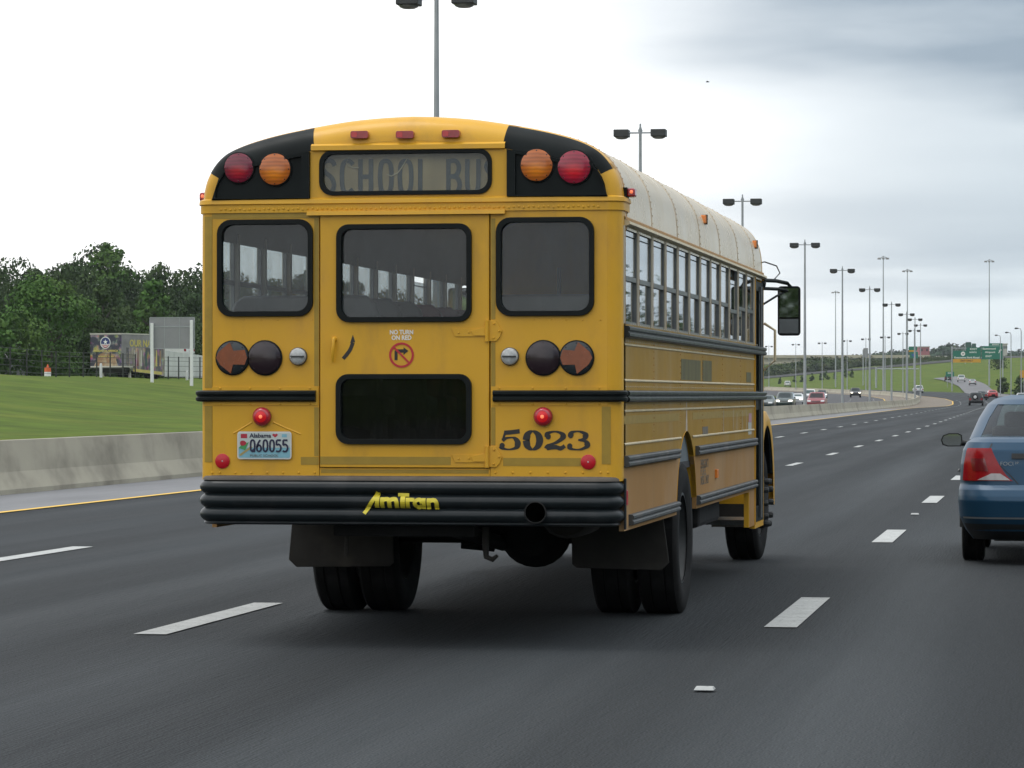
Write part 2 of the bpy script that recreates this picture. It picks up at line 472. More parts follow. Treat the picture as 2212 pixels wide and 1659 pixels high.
def stroke(mb, pts, w, fr, w0, depth=0.003, smooth=False, wthin=None, n=8, mi=0, closed=False):
    """ribbon along a path in (u, v); wthin gives a pen that is thin on the level and thick on the upright"""
    P = smooth_path([(p[0], p[1]) for p in pts], n) if smooth else [Vector((p[0], p[1])) for p in pts]
    L, Q = [], []
    m = len(P)
    for i, p in enumerate(P):
        d0 = (P[i] - P[i - 1]) if i else (P[1] - P[0])
        d1 = (P[i + 1] - P[i]) if i < m - 1 else d0
        if d0.length < 1e-9: d0 = d1
        if d1.length < 1e-9: d1 = d0
        d0n, d1n = d0.normalized(), d1.normalized()
        d = (d0n + d1n)
        d = d.normalized() if d.length > 1e-6 else d1n
        nn = Vector((-d.y, d.x))
        ww = w if wthin is None else wthin + (w - wthin) * abs(d.y) ** 1.4
        k = 1.0 / max(0.5, nn.dot(Vector((-d1n.y, d1n.x))))
        L.append(p + nn * ww / 2 * k); Q.append(p - nn * ww / 2 * k)
    rowsT = [[fr(a.x, a.y, w0 + depth), fr(b.x, b.y, w0 + depth)] for a, b in zip(L, Q)]
    rowsB = [[fr(a.x, a.y, w0), fr(b.x, b.y, w0)] for a, b in zip(L, Q)]
    rows = [[t[0], t[1], b[1], b[0]] for t, b in zip(rowsT, rowsB)]
    mb.grid(rows, True, mi)
    mb.add(rows[0], [(0, 1, 2, 3)], mi); mb.add(rows[-1], [(0, 1, 2, 3)], mi)
def text_mesh(s, size, fr, w0, width=None, ext=0.001, align='CENTER', offset=0.0, name='lettering', material=None, parent=None, space=1.0):
    cu = bpy.data.curves.new(name, 'FONT')
    cu.body = s; cu.size = size; cu.extrude = ext; cu.align_x = align; cu.align_y = 'CENTER'; cu.offset = offset; cu.space_character = space
    cu.resolution_u = 3
    ob = bpy.data.objects.new(name, cu)
    me = bpy.data.meshes.new_from_object(ob)
    bpy.data.objects.remove(ob)
    bpy.data.curves.remove(cu)
    co = np.array([v.co[:] for v in me.vertices])
    sx = 1.0
    if width: sx = width / (co[:, 0].max() - co[:, 0].min())
    cx = (co[:, 0].max() + co[:, 0].min()) / 2 if align == 'CENTER' else 0
    cy = (co[:, 1].max() + co[:, 1].min()) / 2
    for v in me.vertices:
        v.co = fr((v.co.x - cx) * sx, v.co.y - cy, w0 + v.co.z)
    me.materials.clear(); me.materials.append(MATS[material])
    me.name = name
    o = bpy.data.objects.new(name, me)
    return link(o, parent)

# ------------------------------------------------------------------ the lie of the land
BY_ = [-200, 80, 126, 172, 222, 268, 317, 370, 415, 450, 502, 550, 594, 648, 682, 718, 768, 808, 866, 1000, 1200, 1500]
BX_ = [-15.6, -15.7, -16, -16.4, -17, -17.5, -18.1, -18.7, -19.1, -19.5, -21.2, -24, -28, -34, -39.8, -46, -55, -64, -76, -110, -170, -270]
def xb(y): return float(np.interp(y, BY_, BX_))
def elev(y): return float(np.interp(y, [-200, 420, 480, 560, 660, 760, 860, 1000, 1200, 1600, 2600, 5000], [0, 0, 0.3, 0.8, 1.4, 2.0, 2.7, 3.3, 4.2, 6, 10, 12]))
def xl(y): return xb(y) - float(np.interp(y, [300, 440], [18.0, 22.0]))
def xr(y): return xb(y) + float(np.interp(y, [300, 420, 560, 700, 800], [29.0, 30.0, 34.0, 30.0, 26.0]))
def smooth01(t):
    t = min(1, max(0, t)); return t * t * (3 - 2 * t)
def hgt(x, y):
    e = elev(y)
    if xl(y) <= x <= xr(y):
        return e - 0.30
    if x < xl(y):
        u = xl(y) - x
        k = 1 - 0.75 * smooth01((y - 430) / 300)
        h = 3.25 * smooth01(u / 47) * (1 - 0.08 * smooth01((y - 195) / 60))
        h += 0.13 * max(0, min(u, 300) - 74) * (1 - 0.4 * smooth01((u - 130) / 200))
        return e - 0.06 * smooth01(u / 2) + h * k + 0.06 + 0.05 * math.sin(x * 0.31 + y * 0.17) * smooth01(u / 8)
    v = x - xr(y)
    h = 0.02 * v
    if y > 640:
        g = smooth01((y - 640) / 160)
        h = h * (1 - g) + g * min(0.084 * v, 10.5)
        h += smooth01((y - 1350) / 700) * 3.5
    return e - 0.06 * smooth01(v / 2) + min(h, 60) + 0.05 * math.sin(x * 0.13 + y * 0.11) * smooth01(v / 8)

mat('asphalt', (0.0315, 0.0355, 0.0385), 0.82, var=0.24, scale=0.75, stretch=(1, 0.035, 1), coords='World', col2=(0.041, 0.045, 0.048), c2scale=0.9, c2lo=0.4, c2hi=0.7, bump=0.8, bscale=55, spec=0.12)
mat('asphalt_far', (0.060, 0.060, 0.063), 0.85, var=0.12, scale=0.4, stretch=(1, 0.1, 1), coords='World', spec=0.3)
mat('shoulder_grey', (0.17, 0.172, 0.178), 0.9, var=0.14, scale=1.2, stretch=(1, 0.15, 1), coords='World', bump=0.3, bscale=300)
mat('shoulder_brown', (0.155, 0.13, 0.10), 0.95, var=0.2, scale=1.0, coords='World')
mat('paint_white', (0.40, 0.41, 0.40), 0.8, var=0.14, scale=6, coords='World', col2=(0.13, 0.135, 0.135), c2scale=34, c2lo=0.57, c2hi=0.70, spec=0.2)
mat('paint_yellow', (0.70, 0.43, 0.05), 0.7, var=0.12, scale=5, coords='World')
mat('grass', (0.066, 0.104, 0.010), 0.95, var=0.30, scale=0.35, coords='World', col2=(0.088, 0.116, 0.014), c2scale=0.11, c2lo=0.42, c2hi=0.66, bump=1.0, bscale=5, spec=0.1)
mat('concrete', (0.37, 0.345, 0.275), 0.9, var=0.10, scale=0.5, coords='World', col2=(0.20, 0.185, 0.15), c2scale=0.55, c2lo=0.50, c2hi=0.74, stretch=(1, 0.6, 0.8), bump=0.15, bscale=30, spec=0.2)
mat('concrete_far', (0.40, 0.36, 0.27), 0.9, var=0.12, scale=0.5, coords='World')

def add_tracks(m, x0, pitch, amp):
    """tyre-polished bands worn along the lanes, plus fine aggregate speckle"""
    nt = m.node_tree; L = nt.links.new
    bs = nt.nodes['Principled BSDF']; src = bs.inputs['Base Color'].links[0].from_socket
    g = nt.nodes.new('ShaderNodeNewGeometry'); sp_ = nt.nodes.new('ShaderNodeSeparateXYZ'); L(g.outputs['Position'], sp_.inputs[0])
    def mth(op, a, b):
        n = nt.nodes.new('ShaderNodeMath'); n.operation = op
        for i, q in enumerate((a, b)):
            if q is None: continue
            if isinstance(q, (int, float)): n.inputs[i].default_value = q
            else: L(q, n.inputs[i])
        return n.outputs[0]
    nz = nt.nodes.new('ShaderNodeTexNoise'); nz.inputs['Scale'].default_value = 0.05; nz.inputs['Detail'].default_value = 2; L(g.outputs['Position'], nz.inputs['Vector'])
    xx = mth('ADD', mth('SUBTRACT', sp_.outputs[0], x0), mth('MULTIPLY', nz.outputs['Fac'], 0.8))
    c = mth('COSINE', mth('MULTIPLY', xx, 2 * PI / pitch), None)
    sk = nt.nodes.new('ShaderNodeTexNoise'); sk.inputs['Scale'].default_value = 95; sk.inputs['Detail'].default_value = 2; L(g.outputs['Position'], sk.inputs['Vector'])
    f = mth('ADD', mth('MULTIPLY', c, amp), mth('ADD', mth('MULTIPLY', mth('SUBTRACT', sk.outputs['Fac'], 0.5), 3.4), 1.0))
    v = nt.nodes.new('ShaderNodeVectorMath'); v.operation = 'SCALE'; L(src, v.inputs[0]); L(mth('MAXIMUM', f, 0.25), v.inputs['Scale'])
    L(v.outputs[0], bs.inputs['Base Color'])
add_tracks(MATS['asphalt'], -2.6, 1.89, 0.17)

def np_mesh(name, V, Fq, mats, parent=None, smooth=False):
    me = bpy.data.meshes.new(name)
    V = np.asarray(V, dtype=np.float32); Fq = np.asarray(Fq, dtype=np.int32)
    k = Fq.shape[1]
    me.vertices.add(len(V)); me.vertices.foreach_set('co', V.ravel())
    me.loops.add(Fq.size); me.loops.foreach_set('vertex_index', Fq.ravel())
    me.polygons.add(len(Fq)); me.polygons.foreach_set('loop_start', np.arange(0, Fq.size, k, dtype=np.int32))
    me.update(calc_edges=True)
    for m in (mats if isinstance(mats, (list, tuple)) else [mats]): me.materials.append(MATS[m])
    if smooth: me.shade_smooth()
    o = bpy.data.objects.new(name, me)
    return link(o, parent)

xs = sorted(set([round(x, 1) for x in list(np.linspace(-4500, -320, 14)) + list(np.linspace(-300, -130, 30)) + list(np.linspace(-126, 40, 120)) + list(np.linspace(45, 200, 20)) + list(np.linspace(240, 4500, 14))]))
ys = list(np.linspace(-900, -60, 8)) + list(np.linspace(-40, 420, 60)) + list(np.linspace(430, 1300, 100)) + list(np.linspace(1320, 2600, 30)) + list(np.linspace(2800, 9000, 12))
V = [(x, y, hgt(x, y)) for y in ys for x in xs]
nx = len(xs)
Fq = [(i * nx + j, i * nx + j + 1, (i + 1) * nx + j + 1, (i + 1) * nx + j) for i in range(len(ys) - 1) for j in range(nx - 1)]
tag(np_mesh('ground', V, Fq, 'grass', smooth=True), kind='structure')

def strip(name, fl, fr_, y0, y1, dz, m, step=8.0, kind='structure', parent=None, nx_=2):
    yy = list(np.arange(y0, y1, step)) + [y1]
    mb = MB()
    rows = []
    for y in yy:
        a, b = fl(y), fr_(y)
        rows.append([(a + (b - a) * k / (nx_ - 1), y, elev(y) + dz) for k in range(nx_)])
    mb.grid(rows)
    o = mb.build(name, m, parent, recalc=False)
    if kind: tag(o, kind=kind)
    return o
Y0, Y1 = -60, 1500
road = strip('road', lambda y: xb(y) + 2.6, lambda y: xr(y) + 0.3, Y0, Y1, 0.0, 'asphalt')
opp = strip('opposite_road', lambda y: xl(y) - 0.4, lambda y: xb(y) - 2.2, Y0, Y1, 0.0, 'asphalt_far')
strip('shoulder', lambda y: xb(y) + 0.2, lambda y: xb(y) + 2.6 + 2.0 * smooth01((y - 330) / 120), Y0, 340, 0.004, 'shoulder_grey')
strip('curve_shoulder', lambda y: xb(y) + 0.2, lambda y: xb(y) + 2.6 + 2.6 * smooth01((y - 340) / 100), 340, Y1, 0.006, 'shoulder_brown')
strip('opposite_shoulder', lambda y: xb(y) - 2.9 - 2.0 * smooth01((y - 340) / 100), lambda y: xb(y) - 0.2, Y0, Y1, 0.004, 'shoulder_brown')

# painted markings
LANES = (6.28, 10.12, 13.92)       # lane lines measured from the barrier
def yline(off, w, y0, y1, name, m, extra=lambda y: 0.0):
    return strip(name, lambda y: xb(y) + off + extra(y) - w / 2, lambda y: xb(y) + off + extra(y) + w / 2, y0, y1, 0.010, m)
yline(2.55, 0.13, Y0, 340, 'edge_line', 'paint_yellow')
yline(2.55, 0.15, 340, 1100, 'edge_line', 'paint_yellow', lambda y: 2.6 * smooth01((y - 340) / 100))
yline(-3.0, 0.15, Y0, 1100, 'edge_line', 'paint_yellow', lambda y: -2.0 * smooth01((y - 340) / 100))
yline(27.0, 0.14, Y0, 1000, 'edge_line', 'paint_white')
def dash(x0, y0, y1, w, z):
    mb = MB()
    dxx = xb(y1) - xb(y0)
    mb.add([(x0 - w / 2, y0, elev(y0) + z), (x0 + w / 2, y0, elev(y0) + z), (x0 + w / 2 + dxx, y1, elev(y1) + z), (x0 - w / 2 + dxx, y1, elev(y1) + z)], [(0, 1, 2, 3)])
    return mb
PHASE = (17.2 - 12.19, 21.25 - 12.19, 22.5 - 12.19, 15.0)
for li, off in enumerate(LANES + (17.7,)):
    ph = PHASE[li]
    k = 0
    while True:
        yc = ph + 12.19 * k; k += 1
        if yc > 520: break
        w = 0.21 if yc < 60 else 0.16
        o = dash(xb(yc) + off, yc - 1.55, yc + 1.55, w, 0.007).build('lane_dash', 'paint_white', road, recalc=False)
        ym = yc + 6.1
        if li == 2 and ym < 100 and k % 2 == 1:
            mk = MB()
            mk.grid([[(xb(ym) + off + sx * a, ym + sy * b, 0.012 + h) for (sx, sy) in ((-1, -1), (1, -1), (1, 1), (-1, 1))] for a, b, h in ((0.05, 0.05, 0), (0.042, 0.03, 0.014))], True)
            mk.add([(xb(ym) + off + sx * 0.042, ym + sy * 0.03, 0.026) for (sx, sy) in ((-1, -1), (1, -1), (1, 1), (-1, 1))], [(0, 1, 2, 3)])
            mk.build('road_stud', 'paint_white', road)
for li, off in enumerate((-6.6, -10.3, -14.0)):
    for k in range(26):
        yc = 235 + 12.19 * k + li * 3
        dash(xb(yc) + off, yc - 1.55, yc + 1.55, 0.15, 0.012).build('lane_dash', 'paint_white', opp, recalc=False)

# concrete median barrier, safety shape
prof = [(0.30, 0.0), (0.30, 0.075), (0.17, 0.33), (0.085, 0.80), (-0.085, 0.80), (-0.17, 0.33), (-0.30, 0.075), (-0.30, 0.0)]
def barrier(y0, y1, step):
    mb = MB()
    yy = list(np.arange(y0, y1, step)) + [y1]
    mb.grid([[(xb(y) + px, y, elev(y) + pz) for px, pz in prof] for y in yy])
    return mb
bo = barrier(-60, 1100, 4).build('median_barrier', 'concrete')
tag(bo, 'long low concrete barrier running down the median', 'barrier')

# ------------------------------------------------------------------ the school bus
BUSX, BUSY = -3.777, 18.94
W = 1.262
bus = empty('school_bus', (BUSX, BUSY, 0), 0, 'yellow school bus seen from behind, numbered 5023, on the dark highway', 'bus')
def rp(px, py):                    # picture point -> (x, z) on the bus's rear face
    a = (px - 1106) / FPX
    z = BUSY / (CS + a * SN)
    return z * (-SN + a * CS) - BUSX, EYE - (py - 852) / FPX * z
def rl(pts): return [rp(*p) for p in pts]
FR = lambda u, v, w: (u, -w, v)            # rear face
FS = lambda u, v, w: (W + w, u, v)         # right side, u forward
FLs = lambda u, v, w: (-W - w, u, v)       # left side
def rbox(x0, x1, y0, y1, r, n=6):          # rounded box given in picture units
    (a, t), (b, s) = rp(x0, y0), rp(x1, y1)
    return rrect(a, b, s, t, r * 0.00272, n)

ARCH = [(W, 2.46), (W - 0.002, 2.58), (W - 0.013, 2.685), (W - 0.036, 2.765), (W - 0.085, 2.845), (W - 0.15, 2.905), (W - 0.245, 2.957), (W - 0.37, 2.998), (W - 0.56, 3.040), (W - 0.86, 3.088), (W - 1.08, 3.108), (0.0, 3.115)]
ARCH = [(x, z + 0.020 * (z - 2.46) / 0.655) for x, z in ARCH]
def arch_fine(n=5):
    p = [(v.x, v.y) for v in smooth_path(ARCH, n)]
    return p
AF = arch_fine()
def normals(P):
    out = []
    for i in range(len(P)):
        a, b = P[max(0, i - 1)], P[min(len(P) - 1, i + 1)]
        d = Vector((b[0] - a[0], b[1] - a[1])).normalized()
        out.append((d.y, -d.x))
    out[-1] = (0.0, 1.0)
    return out
CAPR = 0.078
HALF = [(W, z) for z in np.linspace(0.985, 2.42, 8)] + AF
HN = normals(HALF)
def cap_r(i): return CAPR + 0.075 * smooth01((abs(HN[i][1]) - 0.80) / 0.19)
def cap_piece(sel, name, m, kmax=8, r=CAPR, push=0.0, kmin=0):
    idx = [i for i in range(len(HALF)) if sel(*HALF[i])]
    for s in (1, -1):
        mb = MB()
        rows = []
        for k in range(kmax + 1):
            a = k / 8 * PI / 2
            row = []
            for i in idx:
                r = cap_r(i)
                y = r - r * math.sin(a); ins = r - r * math.cos(a) - push
                row.append((s * (HALF[i][0] - HN[i][0] * ins), y, HALF[i][1] - HN[i][1] * ins))
            rows.append(row)
        rows.insert(0, [(s * (HALF[i][0] + HN[i][0] * push), 0.19, HALF[i][1] + HN[i][1] * push) for i in idx])
        mb.grid(rows[kmin:])
        yield mb, s
PODX0, PODX1 = 0.59, 1.19
for mb, s in cap_piece(lambda x, z: x > PODX1 - 0.012 or z < 2.65, '', ''):
    mb.build('rear_corner', 'bus_yellow', bus, True, angle=60)
crown = MB()
for mb, s in cap_piece(lambda x, z: x < PODX0 + 0.07 and z > 2.7, '', ''):
    crown.add(mb.v, mb.f)
crown.build('roof_cap', 'bus_yellow', bus, True, angle=60)
for mb, s in cap_piece(lambda x, z: PODX0 - 0.03 < x < PODX1 + 0.02 and z > 2.7, '', '', push=0.002, kmin=3):
    mb.build('lamp_pod_hood', 'bus_black', bus, True, angle=60)
for mb, s in cap_piece(lambda x, z: PODX0 - 0.02 < x < PODX1 + 0.02 and z > 2.7, '', '', kmax=4):
    mb.build('roof_cap_rim', 'bus_yellow', bus, True, angle=60)
INS = [(HALF[i][0] - HN[i][0] * cap_r(i), HALF[i][1] - HN[i][1] * cap_r(i)) for i in range(len(HALF))]
ins_arch = [p for p in INS if p[1] > 2.60]
def ins_z(x): 
    pts = []
    for p in reversed(ins_arch):
        if not pts or p[0] > pts[-1][0] + 1e-4: pts.append(p)
    return max(2.64, float(np.interp(abs(x), [p[0] for p in pts], [p[1] for p in pts])))
def cap_outline(x0, x1, zb, n=14):
    top_ = [(x0 + (x1 - x0) * k / n) for k in range(n + 1)]
    return [(x0, zb), (x1, zb)] + [(x, ins_z(x)) for x in reversed(top_)]
sign_hole = rbox(696, 1057, 330, 414, 24)
mb = MB(); mb.prism(cap_outline(-PODX0, PODX0, 2.60), [sign_hole], 0.02, FR, -0.02)
mb.build('roof_cap_face', 'bus_yellow', bus, bevel=0.003)
for s in (1, -1):
    xa, xb_ = sorted((s * PODX0, s * (W - CAPR - 0.001)))
    ol = cap_outline(xa, xb_, 2.647)
    back = MB(); back.prism(ol, [], 0.012, FR, -0.014)
    pod = back.build('lamp_pod', 'bus_black', bus, bevel=0.002)
    rim = MB()
    inn = [(s * (PODX0 + 0.05), 2.656), (s * 1.160, 2.656)]
    xs_ = np.linspace(1.160, PODX0 + 0.05, 12)
    inn += [(s * x, max(2.662, min(ins_z(x) - 0.018, 2.905))) for x in xs_]
    rim.prism(ol, [inn], 0.022, FR, -0.002)
    rim.build('pod_rim', 'bus_black', pod, bevel=0.006)

# sign window with the route board behind it
board = MB(); board.prism(rbox(660, 1085, 300, 432, 4), [], 0.01, FR, -0.06)
board.build('sign_board', 'letter_panel', bus)
def sg(x, y):                      # reading marks measured off the enlarged sign
    return rp((700 + x / 5.267) * 0.96, (330 + y / 5.267) * 0.96)
LW = 0.0262
def letter(strokes, smooth=True):
    mb = MB()
    for st in strokes:
        stroke(mb, [sg(*p) for p in st[0]], LW * (st[2] if len(st) > 2 else 1), FR, -0.049 + 0.0006 * strokes.index(st), 0.004, smooth=st[1], n=6)
    return mb.build('sign_letter', 'letter_grey', bus)
S1 = lambda x: [([(x + 120, 220), (x + 85, 165), (x + 10, 165), (x - 25, 230), (x + 10, 300), (x + 80, 360), (x + 110, 450), (x + 75, 540), (x - 10, 540), (x - 40, 480)], True)]
OV = lambda x: [([(x, 350), (x + 15, 200), (x + 68, 162), (x + 122, 200), (x + 137, 350), (x + 122, 505), (x + 68, 540), (x + 15, 505), (x, 350)], True)]
letter(S1(140))
letter([([(478, 205), (425, 162), (360, 200), (345, 350), (360, 505), (420, 540), (478, 500)], True)])
letter([([(565, 140), (565, 560)], False), ([(690, 140), (690, 560)], False), ([(565, 350), (690, 350)], False)])
letter(OV(797)); letter(OV(1032))
letter([([(1275, 140), (1275, 560)], False), ([(1275, 545), (1400, 545)], False)])
letter([([(1610, 140), (1610, 560)], False), ([(1610, 165), (1700, 165), (1735, 240), (1700, 335), (1610, 345)], True), ([(1610, 345), (1710, 360), (1745, 450), (1705, 535), (1610, 545)], True)])
letter([([(1835, 140), (1838, 480), (1895, 545), (1960, 480), (1965, 140)], True)])
letter(S1(2085))
for cs in ([(430, 120), (395, 180), (430, 220), (480, 245), (550, 245)], [(880, 320), (930, 345), (1010, 305), (1060, 240), (1125, 130)]):
    wire = MB(); wire.tube([(sg(*c)[0], 0.044, sg(*c)[1]) for c in cs], 0.0035, 6); wire.build('loose_wire', 'cream_trim', bus, True)

def pane_rear(x0, x1, y0, y1, r, g, parent, depth=0.022, gl='bus_glass_rear'):
    outer = rbox(x0, x1, y0, y1, r); inner = rbox(x0 + g, x1 - g, y0 + g, y1 - g, r - g * 0.6)
    mb = MB(); mb.prism(outer, [inner], depth + 0.02, FR, -0.02)
    go = mb.build('window_gasket', 'rubber', parent, bevel=0.007)
    pn = MB(); pn.prism(inner, [], 0.005, FR, -0.012)
    pn.build('glass_pane', gl, go)
    return go
pane_rear(690, 1063, 325, 419, 29, 9, bus, 0.012)
hood = MB()
za, zb2 = rp(880, 313)[1], rp(880, 325)[1]
hood.grid([[(x, yy, z) for (yy, z) in ((0.0, za + 0.012), (-0.022, za), (-0.024, zb2 + 0.006), (-0.004, zb2))] for x in np.linspace(-PODX0 + 0.01, PODX0 - 0.01, 12)])
hood.build('sign_hood', 'bus_yellow', bus, True)

# lower rear panels and the emergency door
zt = 2.60
LD, RD = rp(691, 700)[0], rp(1058, 700)[0]
z_dt, z_db = rp(880, 464)[1], rp(880, 1010)[1]
z_bot = 0.985
XE = W - CAPR
hl = rbox(473, 674, 478, 680, 28); hr = rbox(1075, 1281, 473, 679, 28)
mb = MB(); mb.prism([(-XE, z_bot), (LD - 0.004, z_bot), (LD - 0.004, zt), (-XE, zt)], [hl], 0.025, FR, -0.025)
pl_l = mb.build('rear_panel', 'bus_yellow', bus, bevel=0.002)
mb = MB(); mb.prism([(RD + 0.004, z_bot), (XE, z_bot), (XE, zt), (RD + 0.004, zt)], [hr], 0.025, FR, -0.025)
pl_r = mb.build('rear_panel', 'bus_yellow', bus, bevel=0.002)
mb = MB(); mb.prism([(LD - 0.002, z_dt + 0.004), (RD + 0.002, z_dt + 0.004), (RD + 0.002, zt), (LD - 0.002, zt)], [], 0.02, FR, -0.02)
mb.build('door_header', 'bus_yellow', bus)
mb = MB(); mb.prism([(LD - 0.002, z_bot), (RD + 0.002, z_bot), (RD + 0.002, z_db - 0.004), (LD - 0.002, z_db - 0.004)], [], 0.014, FR, -0.02)
mb.build('door_sill', 'bus_yellow', bus)
d1 = rbox(731, 1017, 488, 692, 24); d2 = rbox(730, 1017, 811, 957, 24)
mb = MB(); mb.prism([(LD + 0.003, z_db), (RD - 0.003, z_db), (RD - 0.003, z_dt), (LD + 0.003, z_dt)], [d1, d2], 0.034, FR, -0.026)
door = mb.build('emergency_door', 'bus_yellow', bus, bevel=0.004)
seam = MB(); seam.prism([(LD - 0.006, z_db - 0.006), (RD + 0.006, z_db - 0.006), (RD + 0.006, z_dt + 0.006), (LD - 0.006, z_dt + 0.006)], [[(LD + 0.03, z_db + 0.03), (RD - 0.03, z_db + 0.03), (RD - 0.03, z_dt - 0.03), (LD + 0.03, z_dt - 0.03)]], 0.004, FR, -0.036)
seam.build('door_seal', 'rubber', bus)
pane_rear(470, 677, 475, 683, 31, 11, bus)
pane_rear(1072, 1284, 470, 682, 31, 11, bus)
pane_rear(728, 1020, 485, 695, 27, 11, door, 0.03)
glass('bus_glass_low', (0.6, 0.62, 0.62), 0.03, 1.30, 0.30, (0.006, 0.007, 0.007))
pane_rear(727, 1020, 808, 960, 27, 11, door, 0.03, 'bus_glass_low')

# drip ledge, riveted band
z1, z0 = rp(880, 429)[1], rp(880, 440)[1]
ledge = MB()
def around(mb, secs, m=None):
    """run a section (outward d, z) across the back and a little way round both corners"""
    rows = []
    path = [(-W, 0.30, -1, 0), (-W, CAPR, -1, 0)]
    for k in range(1, 8):
        a = k / 8 * PI / 2
        path.append((-W + CAPR - CAPR * math.cos(a), CAPR - CAPR * math.sin(a), -math.cos(a), -math.sin(a)))
    path += [(-XE, 0, 0, -1), (XE, 0, 0, -1)]
    full = path + [(-p[0], p[1], -p[2], p[3]) for p in reversed(path[:-2])]
    for (x, y, nx_, ny_) in full:
        rows.append([(x + nx_ * d, y + ny_ * d, z) for d, z in secs])
    mb.grid(rows)
around(ledge, [(0.0, z1 + 0.008), (0.016, z1), (0.020, z0 + 0.006), (0.010, z0)])
ledge.build('drip_ledge', 'bus_yellow', bus, True, angle=50)
zb0 = rp(880, 457)[1]
band = MB(); around(band, [(0.004, z0 + 0.004), (0.010, z0), (0.010, zb0), (0.0, zb0 - 0.002)])
band.build('rivet_band', 'bus_yellow', bus, True, angle=50)
riv = MB()
zr = (z0 + zb0) / 2 - 0.002
for k in range(78):
    x = -1.13 + k * 2.26 / 77
    riv.dome((x, zr + 0.003 * math.sin(k * 2.1), 0.010), 0.0085, FR, 0.006, 7, 2)
tag(riv.build('rivets', 'bus_yellow', bus, True), kind='stuff')
for (a, b) in ((770, 800), (830, 868), (690, 705)):
    p, q = rp(a, 455), rp(b, 459)
    grm = MB(); grm.prism([(p[0], q[1]), (q[0], q[1] + 0.002), (q[0] - 0.02, p[1]), (p[0] + 0.03, p[1] - 0.003)], [], 0.001, FR, 0.0105)
    grm.build('chipped_paint', 'ink_black', bus)
(xa, za), (xc, zc) = rp(665, 456), rp(1092, 462)
mb = MB(); mb.add([(x, y, z) for x in (xa, xc) for (y, z) in ((0, za), (-0.03, za - 0.004), (-0.034, zc), (0, zc + 0.002))], [(0, 1, 5, 4), (1, 2, 6, 5), (2, 3, 7, 6), (0, 3, 2, 1), (4, 5, 6, 7)])
mb.build('door_drip_rail', 'bus_yellow', bus)

# olive reflective tape
def tape(x0, y0, x1, y1, parent=bus, w0=0.0005):
    (a, t), (b, s) = rp(x0, y0), rp(x1, y1)
    m = MB(); m.prism([(a, s), (b, s), (b, t), (a, t)], [], 0.0012, FR, w0)
    m.build('reflective_tape', 'reflective_tape', parent)
for (x0, y0, x1, y1) in ((458, 460, 690, 471), (679, 472, 689, 834), (679, 880, 689, 985), (1061, 472, 1070, 690), (1061, 740, 1070, 836), (1061, 880, 1070, 962),
                         (650, 987, 689, 1004), (1087, 989, 1255, 1007)):
    tape(x0, y0, x1, y1)
tape(692.5, 986, 974, 1004, door, 0.0085)
tape(693, 1014, 1055, 1023, bus, -0.0055)
for s, (ya, yb) in ((-1, (464, 838)), (-1, (877, 1000)), (1, (878, 1001))):
    (_, t), (_, b) = rp(880, ya), rp(880, yb)
    m = MB()
    if s < 0:
        rows = []
        for k in range(6):
            a = (0.56 + 0.44 * k / 5) * PI / 2
            rows.append([(-W + CAPR - (CAPR + 0.0015) * math.cos(a), CAPR - (CAPR + 0.0015) * math.sin(a), z) for z in (b, t)])
        m.grid(rows)
    else:
        x0 = rp(1300, 900)[0]; m.prism([(x0, b), (x0 + 0.052, b), (x0 + 0.052, t), (x0, t)], [], 0.0015, FR, 0.0005)
    m.build('reflective_tape', 'reflective_tape', bus)

